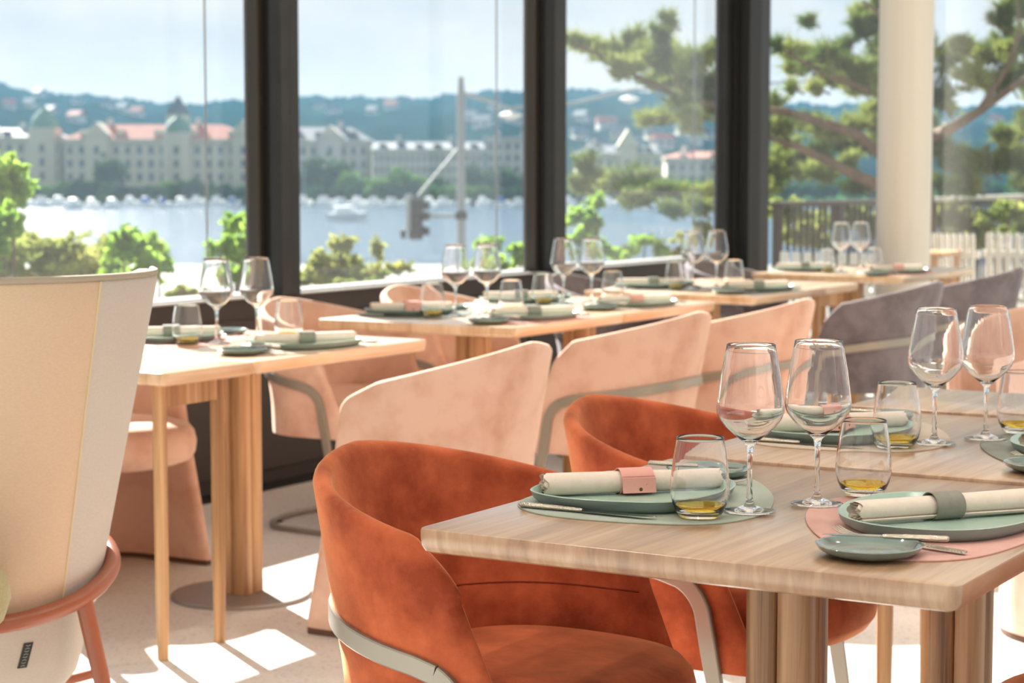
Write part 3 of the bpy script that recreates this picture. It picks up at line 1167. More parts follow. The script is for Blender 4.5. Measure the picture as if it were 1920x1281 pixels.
def place_setting(ex, ey, side, mat, nap, where, jit=0.0):
    """ex, ey: table edge point in front of the diner; side 0 sits at low x, side 1 at high x"""
    rz = 0.0 if side == 0 else PI
    c, s_ = math.cos(rz), math.sin(rz)

    def loc(x, y, z):
        return (ex + c * x - s_ * y, ey + s_ * x + c * y, TH + z + jit)

    def put(p, name, x, y, z, a, label, cat, group, tilt=0.0):
        o = dup(p, loc(x, y, z), rz + math.radians(a))
        tag(o, label, cat, group)
        if tilt:
            o.rotation_euler = (0, math.radians(tilt), rz + math.radians(a))
        return o

    mname = {'mat_sage': 'sage green', 'mat_pink': 'pink', 'mat_sand': 'sand', 'mat_grey': 'grey'}[mat]
    put(mat_p[mat], 'placemat', 0, 0, 0, 0, '%s pebble shaped leather placemat at %s' % (mname, where), 'placemat', 'pebble shaped placemats')
    B = side == 1
    if not B:
        py_, na, nx, ny = -0.02, 44, 0.137, -0.007
    else:
        py_, na, nx, ny = 0.015, 52, 0.160, -0.012
    put(plate_proto, 'dinner_plate', 0.165, py_, 0.0026, 0, 'sage green oval dinner plate at %s' % where, 'plate', 'sage dinner plates')
    put(nap_pink if nap == 'pink' else nap_grey, 'napkin', nx, ny, 0.0026 + 0.0046, na if not B else na + 180 - 180, 'rolled cream napkin in a %s leather ring at %s' % (nap, where), 'napkin', 'rolled napkins')
    if not B:
        put(knife_p, 'knife', 0.155, -0.190, 0.0026, 1, 'steel dinner knife on the placemat at %s' % where, 'knife', 'dinner knives')
        put(fork_p, 'fork', 0.150, 0.158, 0.0026, 8, 'steel fork left of the plate at %s' % where, 'fork', 'dinner forks')
        put(bread_proto, 'bread_plate', 0.150, 0.232, 0.0028, 20, 'small glazed bread plate at %s' % where, 'plate', 'glazed bread plates')
        put(bknife_p, 'butter_knife', 0.140, 0.205, 0.0170, 5, 'small butter knife across the bread plate at %s' % where, 'knife', 'butter knives')
        put(tumb_p, 'tumbler', 0.309, -0.137, 0.0027, 0, 'clear tumbler with an amber layer inside at %s' % where, 'glass', 'stemless tumblers')
        put(wine_p, 'wine_glass', 0.350, -0.055, 0.0027, 0, 'tall clear stemmed wine glass at %s' % where, 'glass', 'stemmed wine glasses')
    else:
        put(fork_p, 'fork', 0.150, 0.196, 0.0026, -14, 'steel fork beside the plate at %s' % where, 'fork', 'dinner forks')
        put(knife_p, 'knife', 0.150, -0.185, 0.0026, 3, 'steel dinner knife on the placemat at %s' % where, 'knife', 'dinner knives')
        put(bread_proto, 'bread_plate', 0.161, 0.276, 0.0028, 20, 'small glazed bread plate at %s' % where, 'plate', 'glazed bread plates')
        put(bknife_p, 'butter_knife', 0.152, 0.246, 0.0175, 17, 'small butter knife across the bread plate at %s' % where, 'knife', 'butter knives')
        put(tumb_p, 'tumbler', 0.340, -0.172, 0.0027, 0, 'clear tumbler with an amber layer inside at %s' % where, 'glass', 'stemless tumblers')
        put(wine_p, 'wine_glass', 0.369, -0.057, 0.0027, 0, 'tall clear stemmed wine glass at %s' % where, 'glass', 'stemmed wine glasses')


SETS = [
    (0, 0.405, 'mat_sage', 'mat_pink', 'pink', 'grey', 'left side of the nearest table', 'right side of the nearest table'),
    (0, 1.217, 'mat_sand', 'mat_grey', 'pink', 'grey', 'left side of the second near table', 'right side of the second near table'),
    (XR, 2.27, 'mat_pink', 'mat_sand', 'grey', 'grey', 'window side of the first window table', 'aisle side of the first window table'),
    (XR, 3.555, 'mat_grey', 'mat_pink', 'pink', 'grey', 'window side of the second window table', 'aisle side of the second window table'),
    (XR, 4.313, 'mat_sage', 'mat_sand', 'grey', 'pink', 'window side of the third window table', 'aisle side of the third window table'),
    (XR, 5.43, 'mat_grey', 'mat_grey', 'grey', 'grey', 'window side of the fourth window table', 'aisle side of the fourth window table'),
    (XR, 7.12, 'mat_sand', 'mat_pink', 'grey', 'pink', 'window side of the farthest window table', 'aisle side of the farthest window table'),
]
for x, y, ma, mb_, na, nb, wa, wb in SETS:
    lift = 0.005 if x == 0 and y > 1 else 0.0
    place_setting(x, y, 0, ma, na, wa, lift)
    place_setting(x + DX, y, 1, mb_, nb, wb, lift)
for p in protos:
    deep_remove(p)
for p in mat_p.values():
    bpy.data.objects.remove(p)


# ================================================================== outdoors
M['deck'] = principled('deck', (150, 140, 126), 0.7, col2=(138, 126, 112), nscale=6, stretch=(1, 12, 1))
M['asphalt'] = principled('asphalt', (118, 117, 114), 0.85, col2=(132, 130, 126), nscale=0.3)
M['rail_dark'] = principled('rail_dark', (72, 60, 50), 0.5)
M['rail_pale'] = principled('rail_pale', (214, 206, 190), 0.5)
M['white_slat'] = principled('white_slat', (236, 232, 222), 0.5)
M['teak'] = principled('teak', (206, 152, 96), 0.5)
M['pole_grey'] = principled('pole_grey', (150, 156, 156), 0.5, metal=0.2)
M['signal_dark'] = principled('signal_dark', (42, 50, 54), 0.5)
M['signal_back'] = principled('signal_back', (150, 160, 160), 0.4)
M['stucco_cream'] = principled('stucco_cream', (196, 188, 166), 0.85, col2=(204, 197, 176), nscale=0.15)
M['stucco_pale'] = principled('stucco_pale', (202, 198, 190), 0.85, col2=(194, 190, 182), nscale=0.15)
M['roof_tile'] = principled('roof_tile', (164, 92, 72), 0.8, col2=(178, 108, 86), nscale=0.3)
M['roof_slate'] = principled('roof_slate', (70, 82, 92), 0.7, col2=(84, 96, 106), nscale=0.2)
M['roof_copper'] = principled('roof_copper', (98, 138, 122), 0.7)
M['window_dark'] = principled('window_dark', (78, 92, 100), 0.3)
M['boat_white'] = principled('boat_white', (240, 240, 236), 0.4)
M['boat_blue'] = principled('boat_blue', (58, 110, 170), 0.4)
M['bark'] = principled('bark', (96, 76, 58), 0.9, col2=(120, 98, 76), nscale=14, stretch=(1, 1, 0.3))
M['pine_leaf'] = leaf_mat('pine_leaf', (74, 102, 42), (164, 172, 96), 0.3, 2.6)
M['bright_leaf'] = leaf_mat('bright_leaf', (130, 170, 60), (178, 204, 92), 0.55, 2.0)
M['olive_leaf'] = leaf_mat('olive_leaf', (120, 140, 72), (178, 178, 96), 0.5, 2.2)
M['shore_leaf'] = leaf_mat('shore_leaf', (46, 78, 48), (70, 106, 58), 0.2, 0.12)
M['shore_leaf_light'] = leaf_mat('shore_leaf_light', (84, 126, 56), (108, 146, 70), 0.2, 0.12)


def hill_mat():
    m, t, out = mat_new('hill_forest')
    b = t.nodes.new('ShaderNodeBsdfDiffuse')
    c = t.nodes.new('ShaderNodeTexCoord')
    n = N(t, 'ShaderNodeTexNoise', i_Scale=0.012, i_Detail=6.0, i_Roughness=0.7)
    t.links.new(c.outputs['Object'], n.inputs['Vector'])
    r = ramp(t, [(0.35, lin((12, 32, 30))), (0.55, lin((20, 42, 38))), (0.72, lin((40, 62, 50)))])
    t.links.new(n.outputs['Fac'], r.inputs[0])
    t.links.new(r.outputs[0], b.inputs[0])
    t.links.new(b.outputs[0], out.inputs[0])
    return m


M['hill_forest'] = hill_mat()


def water_mat():
    m, t, out = mat_new('lake_water')
    b = t.nodes.new('ShaderNodeBsdfPrincipled')
    b.inputs['Base Color'].default_value = lin((44, 78, 100))
    b.inputs['Roughness'].default_value = 0.18
    c = t.nodes.new('ShaderNodeTexCoord')
    n = N(t, 'ShaderNodeTexNoise', i_Scale=0.35, i_Detail=6.0, i_Roughness=0.65)
    t.links.new(c.outputs['Object'], n.inputs['Vector'])
    bp = N(t, 'ShaderNodeBump', i_Strength=0.9, i_Distance=0.6)
    t.links.new(n.outputs['Fac'], bp.inputs['Height'])
    t.links.new(bp.outputs[0], b.inputs['Normal'])
    t.links.new(b.outputs[0], out.inputs[0])
    return m


M['lake_water'] = water_mat()

GZ, LZ = -4.2, -6.8


def quad_ground(name, mat, z, d0, d1, p0=-6000, p1=7000, thick=0.4):
    a, b, c, d = far(p0, d0), far(p1, d0), far(p1, d1), far(p0, d1)
    mb = MB()
    mb.loft([[(q[0], q[1], zz) for q in (a, b, c, d)] for zz in (z - thick, z)])
    return mb.build(name, mat, smooth=False)


tag(quad_ground('lake', 'lake_water', LZ, 110, 560), 'calm pale blue lake seen through the windows', kind='structure')
tag(quad_ground('street_ground', 'asphalt', GZ, 5.2, 118, -9000, 10500, 0.5), 'pale street and quay below the windows', kind='structure')
tag(quad_ground('far_shore', 'shore_leaf', LZ + 1.4, 486, 1500), 'green far shore of the lake', kind='structure')

# summer haze over the lake and the far hills
hzm, hzt, hzo = mat_new('haze')
vs = hzt.nodes.new('ShaderNodeVolumeScatter')
vs.inputs['Color'].default_value = (0.14, 0.50, 0.85, 1)
vs.inputs['Density'].default_value = 0.00016
hzt.links.new(vs.outputs[0], hzo.inputs['Volume'])
M['haze'] = hzm
hzq = [far(-9000, 130), far(10500, 130), far(5200, 2300), far(-3600, 2300)]
hz = MB().loft([[(q[0], q[1], z) for q in hzq] for z in (-20, 100)]).build('haze', 'haze', smooth=False)
tag(hz, 'blue summer haze over the lake and the far hills', kind='stuff')

# hills: ridge height by bearing
ridge = [(-4000, 150), (-300, 150), (0, 156), (60, 170), (120, 176), (200, 181), (280, 190), (350, 197), (420, 190), (465, 186), (565, 181), (680, 183), (800, 184), (860, 176), (900, 172), (985, 170), (1068, 168), (1200, 171), (1340, 174), (1440, 192), (1500, 194), (1560, 198), (1640, 192), (1800, 200), (2200, 190), (6000, 180)]
rx_, ry_ = [a for a, _ in ridge], [b for _, b in ridge]


def hill_point(px, k):
    d = 760 + 1000 * k
    zr = float(np.interp(px, rx_, ry_))
    top = zat(zr, 1760)
    z = -6 + (top + 6) * (k ** 0.8)
    z += (math.sin(px * 0.021 + k * 7) + math.sin(px * 0.053 - k * 13)) * 3.2 * k * (1 - k) * 2.2
    if k > 0.9:
        z += (math.sin(px * 0.16) + math.sin(px * 0.37 + 1) + math.sin(px * 0.71 + 2)) * 0.9
    return far(px, d) + (z,)


hm = MB()
hm.loft([[hill_point(px, k / 16) for px in range(-2600, 4600, 8)] for k in range(17)], cap0=False, cap1=False, wrap=False)
tag(hm.build('hills', 'hill_forest', auto=3.0), 'long forested hills beyond the lake', kind='structure')


def at_hill(px, py):
    """first point of the hillside that shows at this photo column and row"""
    for i in range(200):
        k = i / 200
        x, y, z = hill_point(px, k)
        d = 760 + 1000 * k
        if z >= zat(py, d):
            return x, y, z
    return hill_point(px, 1)


ORD = ['first', 'second', 'third', 'fourth', 'fifth', 'sixth', 'seventh', 'eighth', 'ninth', 'tenth', 'eleventh', 'twelfth', 'thirteenth', 'fourteenth', 'fifteenth', 'sixteenth', 'seventeenth', 'eighteenth', 'nineteenth', 'twentieth', 'twenty-first', 'twenty-second', 'twenty-third', 'twenty-fourth', 'twenty-fifth', 'twenty-sixth', 'twenty-seventh', 'twenty-eighth', 'twenty-ninth', 'thirtieth', 'thirty-first', 'thirty-second', 'thirty-third', 'thirty-fourth', 'thirty-fifth', 'thirty-sixth', 'thirty-seventh', 'thirty-eighth', 'thirty-ninth', 'fortieth']
PANES = [(-200, 468, 'left pane'), (566, 986, 'second pane'), (1066, 1341, 'third pane'), (1439, 1647, 'fourth pane'), (1741, 2000, 'last pane')]


def in_view(px):
    for a, b, nm in PANES:
        if a <= px <= b:
            return nm
    return None


def ordered(items, key=lambda a: a[0]):
    """items that a pane shows, with words for their place in it"""
    out = []
    for a, b, nm in PANES:
        row = sorted([q for q in items if a <= key(q) <= b], key=key)
        for i, q in enumerate(row):
            out.append((q, ORD[min(i, 39)] + ' from left, ' + nm))
    return out


def house(px, py, w, h, roof, wall, where, wins=2):
    x, y, z = at_hill(px, py)
    t = thing('hillside_house', '%s roofed pale house on the far hillside, %s' % ('red' if roof == 'roof_tile' else 'grey', where), 'house', (x, y, z - 2), YAW * -1 + random.uniform(-0.5, 0.5), 'hillside houses')
    MB().box(-w / 2, w / 2, -4, 4, 0, h + 2).build('wall', wall, t, smooth=False)
    MB().loft([[(-w / 2 - 0.5, -4.6, h + 2), (-w / 2 - 0.5, 4.6, h + 2), (-w / 2 - 0.5, 0, h + 5)], [(w / 2 + 0.5, -4.6, h + 2), (w / 2 + 0.5, 4.6, h + 2), (w / 2 + 0.5, 0, h + 5)]]).build('roof', roof, t, smooth=False)
    for k in range(wins):
        MB().box(-w / 2 + w * (k + 0.5) / wins - 0.7, -w / 2 + w * (k + 0.5) / wins + 0.7, -4.15, -3.95, h * 0.4 + 2, h * 0.8 + 2).build('window', 'window_dark', t, smooth=False)


hp = [(24, 205), (62, 203), (80, 183), (150, 196), (148, 230), (205, 203), (235, 212), (262, 218), (100, 215), (600, 205), (628, 214), (700, 215), (735, 206), (930, 210), (905, 240), (880, 228), (960, 232), (1090, 230), (1135, 240), (1085, 262), (1160, 262), (1225, 262), (1280, 255), (1300, 270), (1240, 280), (1120, 285), (1180, 285), (1330, 262), (1480, 250), (1550, 240), (1600, 245), (1780, 240), (1860, 235)]
for i, ((px, py), where) in enumerate(ordered(hp)):
    house(px, py, random.uniform(6, 9.5), random.uniform(2.6, 4), ['roof_slate', 'roof_tile'][i % 4 == 0], ['stucco_pale', 'stucco_cream'][i % 2], where)


def building(name, label, px0, px1, y_eave, y_base, y_ridge, d, wall, roof, ncol, nrow, hip=True, feature=None):
    x0, y0 = far(px0, d)
    x1, y1 = far(px1, d)
    w = math.hypot(x1 - x0, y1 - y0)
    ang = math.atan2(y1 - y0, x1 - x0)
    zb = LZ + 1.2
    ze, zr = zat(y_eave, d), zat(y_ridge, d)
    t = thing(name, label, 'building', (x0, y0, zb), ang)
    H, RH = ze - zb, zr - zb
    dp = 16.0
    MB().box(0, w, 0, dp, 0, H).build('wall', wall, t, smooth=False)
    MB().box(-0.6, w + 0.6, -0.6, dp + 0.6, H, H + 0.7).build('cornice', wall, t, smooth=False)
    ins = min(dp * 0.5, w * 0.2) if hip else 0.0
    MB().loft([[(-0.6, -0.6, H + 0.7), (w + 0.6, -0.6, H + 0.7), (w + 0.6, dp + 0.6, H + 0.7), (-0.6, dp + 0.6, H + 0.7)], [(ins, dp * 0.42, RH), (w - ins, dp * 0.42, RH), (w - ins, dp * 0.58, RH), (ins, dp * 0.58, RH)]]).build('roof', roof, t, smooth=False)
    sh_w = None
    for r in range(nrow):
        zc = H * (r + 0.62) / (nrow + 0.25)
        for c in range(ncol):
            xc = w * (c + 0.5) / ncol
            ww, wh = w / ncol * 0.2, H / nrow * 0.28
            if sh_w is None:
                m_ = MB().box(-ww, ww, -0.12, 0.2, -wh, wh).build('window', 'window_dark', t, smooth=False)
                sh_w = m_
            else:
                m_ = bpy.data.objects.new('window', sh_w.data)
                COL.objects.link(m_)
                m_.parent = t
            m_.location = (xc, 0, zc)
    for c in range(max(2, ncol // 3)):
        xc = w * (c + 0.5) / max(2, ncol // 3)
        zc = H + 0.7 + (RH - H) * 0.18
        MB().box(xc - 0.9, xc + 0.9, 0.8, 4.5, zc, zc + (RH - H) * 0.34).build('dormer', roof if roof != 'roof_tile' else 'stucco_cream', t, smooth=False)
    for xc in (w * 0.22, w * 0.7):
        MB().box(xc - 0.6, xc + 0.6, dp * 0.4, dp * 0.5, RH - 2, RH + 1.6).build('chimney', 'stucco_pale', t, smooth=False)
    if feature:
        for fx, fw, fh, kind in feature:
            xa, xb = w * fx - fw / 2, w * fx + fw / 2
            MB().box(xa, xb, -1.4, 6, 0, H + fh * 0.35).build('bay', wall, t, smooth=False)
            if kind == 'dome':
                MB().revolve([(fw * 0.52, H + fh * 0.35), (fw * 0.5, H + fh * 0.5), (fw * 0.38, H + fh * 0.72), (fw * 0.16, H + fh * 0.88), (0.3, H + fh), (0.1, H + fh * 1.12)], 16, w * fx, 2.3).build('dome', 'roof_copper', t)
            else:
                MB().loft([[(xa - 0.3, -1.7, H + fh * 0.35), (xb + 0.3, -1.7, H + fh * 0.35), ((xa + xb) / 2, -1.7, H + fh)], [(xa - 0.3, 7, H + fh * 0.35), (xb + 0.3, 7, H + fh * 0.35), ((xa + xb) / 2, 7, H + fh)]]).build('gable', 'stucco_cream', t, smooth=False)
            for r in range(nrow):
                zc = H * (r + 0.62) / (nrow + 0.25)
                m_ = bpy.data.objects.new('window', sh_w.data)
                COL.objects.link(m_)
                m_.parent = t
                m_.location = (w * fx, -1.4, zc)
    return t


building('apartment_building', 'cream lakeside block with green dome at the far left', -160, 118, 262, 345, 240, 520, 'stucco_cream', 'roof_slate', 13, 4, True, [(0.88, 7, 8.5, 'dome'), (0.5, 6, 5, 'gable')])
building('palace_building', 'long cream lakeside building with terracotta roof left of the first mullion', 124, 470, 266, 345, 233, 516, 'stucco_cream', 'roof_tile', 16, 4, True, [(0.18, 6, 5, 'gable'), (0.61, 7, 7, 'dome'), (0.97, 6, 5.5, 'gable')])
building('lakeside_building', 'pale lakeside building with grey roof right of the first mullion', 505, 692, 268, 345, 238, 524, 'stucco_pale', 'roof_slate', 10, 4, True, [(0.62, 6, 4.5, 'gable')])
building('lakeside_building', 'pale building with many pilasters behind the traffic light', 700, 905, 284, 345, 266, 518, 'stucco_pale', 'roof_slate', 18, 4, False)
building('lakeside_building', 'tall plain pale building left of the second mullion', 912, 1010, 262, 345, 258, 522, 'stucco_pale', 'roof_slate', 6, 5, False)
building('lakeside_building', 'low cream building behind the pine, right of the second mullion', 1080, 1240, 292, 345, 272, 530, 'stucco_cream', 'roof_slate', 9, 3, True, [(0.6, 5, 7, 'gable')])
building('lakeside_building', 'low pale building left of the corner post', 1250, 1420, 300, 345, 284, 540, 'stucco_pale', 'roof_tile', 9, 3)
# church tower
x, y = far(338, 640)
t = thing('church_tower', 'slim pale church tower rising behind the terracotta roof', 'tower', (x, y, LZ), -YAW)
MB().box(-3.2, 3.2, -3.2, 3.2, 0, zat(216, 640) - LZ).build('shaft', 'stucco_pale', t, smooth=False)
zt_ = zat(216, 640) - LZ
MB().loft([[(-3.6, -3.6, zt_), (3.6, -3.6, zt_), (3.6, 3.6, zt_), (-3.6, 3.6, zt_)], [(-0.2, -0.2, zt_ + 6), (0.2, -0.2, zt_ + 6), (0.2, 0.2, zt_ + 6), (-0.2, 0.2, zt_ + 6)]]).build('spire', 'roof_slate', t, smooth=False)
MB().box(-1.2, 1.2, -3.3, -3.1, zt_ - 5, zt_ - 1.5).build('belfry_window', 'window_dark', t, smooth=False)


# leafy crowns -------------------------------------------------------------
def leaf_cloud(blobs, n, size, aspect=0.55, jit=0.5, twigs=0):
    """n leaf blades (bent quads): scattered in the ellipsoid blobs (x,y,z,rx,ry,rz), or set along twigs that leave each blob's middle"""
    vol = np.array([b[3] * b[4] * b[5] for b in blobs]) ** 0.67
    cnt = np.maximum(8, (n * vol / vol.sum()).astype(int))
    V, Fc = [], []
    base = 0
    for b, c in zip(blobs, cnt):
        R3 = np.array(b[3:6])
        if twigs:
            tdir = rng.normal(size=(twigs, 3))
            tdir[:, 2] = np.abs(tdir[:, 2]) * 1.2 - 0.45
            tdir /= np.linalg.norm(tdir, axis=1)[:, None]
            tl = rng.uniform(0.7, 1.45, twigs)
            k = rng.integers(0, twigs, c)
            f = rng.uniform(0.1, 1.0, c) ** 0.7
            p = tdir[k] * (tl[k] * f)[:, None] * R3 + rng.normal(size=(c, 3)) * R3 * 0.12 * (1.2 - 0.6 * f)[:, None] + np.array(b[:3])
        else:
            d = rng.normal(size=(c, 3))
            d /= np.linalg.norm(d, axis=1)[:, None]
            r = rng.uniform(0.25, 1.0, c) ** 0.5
            lump = 1 + 0.22 * np.sin(d[:, 0] * 5 + b[0]) * np.cos(d[:, 1] * 4 + d[:, 2] * 5 + b[1])
            p = d * (r * lump)[:, None] * R3 + np.array(b[:3])
        u = rng.normal(size=(c, 3))
        u /= np.linalg.norm(u, axis=1)[:, None]
        w = np.cross(u, rng.normal(size=(c, 3)))
        w /= np.linalg.norm(w, axis=1)[:, None]
        s = size * rng.uniform(1 - jit, 1 + jit, c)
        U, Wd = u * s[:, None] * 0.5, w * (s * aspect * 0.5)[:, None]
        nrm = np.cross(u, w) * (s * 0.12)[:, None]
        q = np.stack([p - U, p + Wd + nrm, p + U, p - Wd + nrm], 1).reshape(-1, 3)
        V.append(q)
        idx = base + np.arange(c)[:, None] * 4
        Fc.append(np.concatenate([idx + np.array([[0, 1, 2]]), idx + np.array([[0, 2, 3]])], 0))
        base += c * 4
    return np.concatenate(V), np.concatenate(Fc)


def np_mesh(name, V, Fc, mat, parent=None):
    me = bpy.data.meshes.new(name)
    me.vertices.add(len(V))
    me.vertices.foreach_set('co', V.astype(np.float32).ravel())
    k = Fc.shape[1]
    me.loops.add(len(Fc) * k)
    me.loops.foreach_set('vertex_index', Fc.astype(np.int32).ravel())
    me.polygons.add(len(Fc))
    me.polygons.foreach_set('loop_start', (np.arange(len(Fc)) * k).astype(np.int32))
    me.polygons.foreach_set('loop_total', np.full(len(Fc), k, dtype=np.int32))
    me.update(calc_edges=True)
    me.materials.append(M[mat])
    o = bpy.data.objects.new(name, me)
    COL.objects.link(o)
    if parent:
        o.parent = parent
    return o


# shore trees: crowns of lumpy facets
def shore_tree(px, py_top, wpx, d, mat, label):
    x, y = far(px, d)
    zt = zat(py_top, d)
    rw = wpx / F_PX * d / 2
    zb = LZ + 1.0
    t = thing('shore_tree', label, 'tree', (x, y, zb), 0, 'trees on the far shore')
    h = zt - zb
    bl = [(0, 0, h * 0.58, rw, rw, h * 0.42)]
    for k in range(5):
        a = random.uniform(0, 2 * PI)
        bl.append((rw * 0.6 * math.cos(a), rw * 0.6 * math.sin(a), h * random.uniform(0.35, 0.7), rw * 0.6, rw * 0.6, h * 0.25))
    V, Fc = leaf_cloud(bl, 420, 1.5, 0.8)
    np_mesh('crown', V, Fc, mat, t)
    MB().tube([(0, 0, 0), (0, 0, h * 0.5)], 0.3, 6).build('trunk', 'bark', t)


LT = {'shore_leaf': 'dark green tree on the far shore', 'shore_leaf_light': 'light green tree on the far shore'}
st = [(210, 292, 56, 500, 'shore_leaf')]
px = -60
while px < 470:
    st.append((px, random.uniform(334, 352), random.uniform(22, 30), 496, random.choice(['shore_leaf', 'shore_leaf', 'shore_leaf_light'])))
    px += random.uniform(25, 33)
st += [(600, 292, 60, 500, 'shore_leaf'), (640, 300, 56, 502, 'shore_leaf'), (580, 316, 44, 498, 'shore_leaf'), (660, 322, 54, 494, 'shore_leaf_light'), (700, 332, 56, 492, 'shore_leaf_light'), (748, 318, 46, 492, 'shore_leaf_light'), (780, 328, 50, 492, 'shore_leaf_light'), (820, 330, 44, 495, 'shore_leaf'), (880, 306, 46, 500, 'shore_leaf'), (905, 322, 40, 497, 'shore_leaf'), (940, 312, 54, 500, 'shore_leaf'), (975, 325, 44, 497, 'shore_leaf'), (1000, 330, 40, 496, 'shore_leaf'), (1180, 328, 60, 498, 'shore_leaf_light'), (1240, 334, 56, 498, 'shore_leaf'), (1290, 336, 56, 498, 'shore_leaf_light'), (1330, 340, 46, 498, 'shore_leaf')]
px = 560
while px < 1430:
    st.append((px, random.uniform(344, 354), random.uniform(24, 34), 488, random.choice(['shore_leaf', 'shore_leaf', 'shore_leaf_light'])))
    px += random.uniform(28, 38)
for px in (1450, 1490, 1540, 1590, 1640, 1700, 1780, 1850, 1910):
    st.append((px, random.uniform(330, 345), 50, 492, random.choice(['shore_leaf', 'shore_leaf_light'])))
for a, where in ordered(st):
    shore_tree(*a[:5], LT[a[4]] + ', ' + where)


# boats ------------------------------------------------------------------
def boat(px, d, L_, kind, where):
    x, y = far(px, d)
    t = thing('motor_boat' if kind != 'sail' else 'sailing_boat', {'white': 'small white motor boat at the far shore, ' + where, 'blue': 'small blue covered boat at the far shore, ' + where, 'sail': 'white sailing boat with bare mast at the far shore, ' + where}[kind], 'boat', (x, y, LZ), -YAW + random.uniform(-0.5, 0.5), 'boats moored along the far shore')
    w = L_ * 0.17
    MB().loft([[(-L_ / 2, 0, 0.2), (-L_ / 2, -w * 0.8, 0.2), (0, -w, 0.1), (L_ * 0.3, -w * 0.7, 0.15), (L_ / 2, 0, 0.3), (L_ * 0.3, w * 0.7, 0.15), (0, w, 0.1), (-L_ / 2, w * 0.8, 0.2)],
               [(-L_ / 2, 0, 1.3), (-L_ / 2, -w, 1.3), (0, -w * 1.2, 1.25), (L_ * 0.3, -w, 1.4), (L_ * 0.56, 0, 1.6), (L_ * 0.3, w, 1.4), (0, w * 1.2, 1.25), (-L_ / 2, w, 1.3)]]).build('hull', 'boat_white', t, smooth=False)
    slab_rect(MB(), -L_ * 0.3, L_ * 0.18, -w * 0.8, w * 0.8, w * 0.3, [(0, 1.25), (0.1, 2.3), (0.4, 2.5)], 3).build('cabin' if kind != 'blue' else 'cover', 'boat_white' if kind != 'blue' else 'boat_blue', t, smooth=False)
    if kind == 'sail':
        MB().tube([(L_ * 0.05, 0, 1.2), (L_ * 0.05, 0, 9)], 0.12, 6).build('mast', 'pole_grey', t)


fleet = []
for i in range(45):
    px = -20 + i * 33 + random.uniform(-5, 5)
    k = random.choice(['white', 'white', 'white', 'blue', 'white'])
    if 566 < px < 590:
        k = 'sail'
    fleet.append((px, random.uniform(425, 475), random.uniform(3.2, 4.6), k))
for a, where in ordered(fleet):
    boat(*a, where)
boat(652, 330, 7, 'white', 'nearest of all')

# traffic light ------------------------------------------------------------
D = 38.0
x, y = far(865, D)
zg = GZ
t = thing('traffic_light', 'tall grey street pole carrying a dark traffic light on an arm', 'traffic light', (x, y, zg), -YAW)
MB().tube([(0, 0, 0), (0, 0, zat(180, D) - zg), (0, 0, zat(146, D) - zg)], 0.075, 12, rad=[0.095, 0.075, 0.05]).build('pole', 'pole_grey', t)
xs = (776 - 865) / F_PX * D
zs = zat(372, D) - zg
za = zat(404, D) - zg
MB().tube([(0, 0, zat(272, D) - zg), (xs * 0.9, 0, zs + 0.05)], 0.028, 8).build('stay', 'pole_grey', t)
MB().tube([(0, 0, za), (xs, 0, za)], 0.035, 8).build('arm', 'pole_grey', t)
MB().box(-0.11, 0.11, -0.12, 0.12, zat(410, D) - zg, zat(396, D) - zg).build('collar', 'signal_dark', t, smooth=False)
hd_ = slab_rect(MB(), xs - 0.09, xs + 0.17, -0.14, 0.14, 0.03, [(0, zat(448, D) - zg), (0, zs)], 3).build('signal_head', 'signal_dark', t, smooth=False)
slab_rect(MB(), xs - 0.14, xs - 0.05, -0.2, 0.2, 0.03, [(0, zat(432, D) - zg), (0, zs + 0.08)], 3).build('backing_board', 'signal_back', t, smooth=False)
for k, yy in enumerate((384, 404, 432)):
    zc = zat(yy, D) - zg
    MB().tube([(xs + 0.16, 0, zc), (xs + 0.30, 0, zc - 0.01)], 0.085, 12).build('visor', 'signal_dark', hd_)
MB().tube([(xs - 0.14, -0.1, zat(437, D) - zg), (xs - 0.24, -0.1, zat(438, D) - zg)], 0.09, 12).build('side_signal', 'signal_dark', t)
# span wire and street lamps
xa, ya = far(870, D)
xb, yb = far(957, D + 3)
xc_, yc_ = far(1178, D + 10)
xd, yd = far(1600, D + 20)
wp = [(xa, ya, zat(176, D)), ((xa + xb) / 2, (ya + yb) / 2, zat(190, D + 1.5)), (xb, yb, zat(204, D + 3)), ((xb + xc_) / 2, (yb + yc_) / 2, zat(194, D + 6.5)), (xc_, yc_, zat(170, D + 10)), (xd, yd, zat(150, D + 20))]
tag(MB().tube(wp, 0.035, 6).build('span_wire', 'pole_grey'), 'span wire running from the traffic pole behind the pine', 'wire')
for (px, py, d), lb in (((957, 216, D + 3), 'street lamp hanging from the span wire left of the second mullion'), ((1178, 186, D + 10), 'street lamp hanging from the span wire right of the second mullion')):
    x, y = far(px, d)
    t = thing('street_lamp', lb, 'street lamp', (x, y, zat(py, d)), -YAW)
    MB().tube([(0, 0, 0.05), (0, 0, 0.16)], 0.03, 8).build('hanger', 'pole_grey', t)
    MB().revolve([(0.03, 0.07), (0.10, 0.06), (0.24, 0.0), (0.22, -0.03), (0.08, -0.09), (0.02, -0.10)], 20).build('lamp_shade', 'boat_white', t)

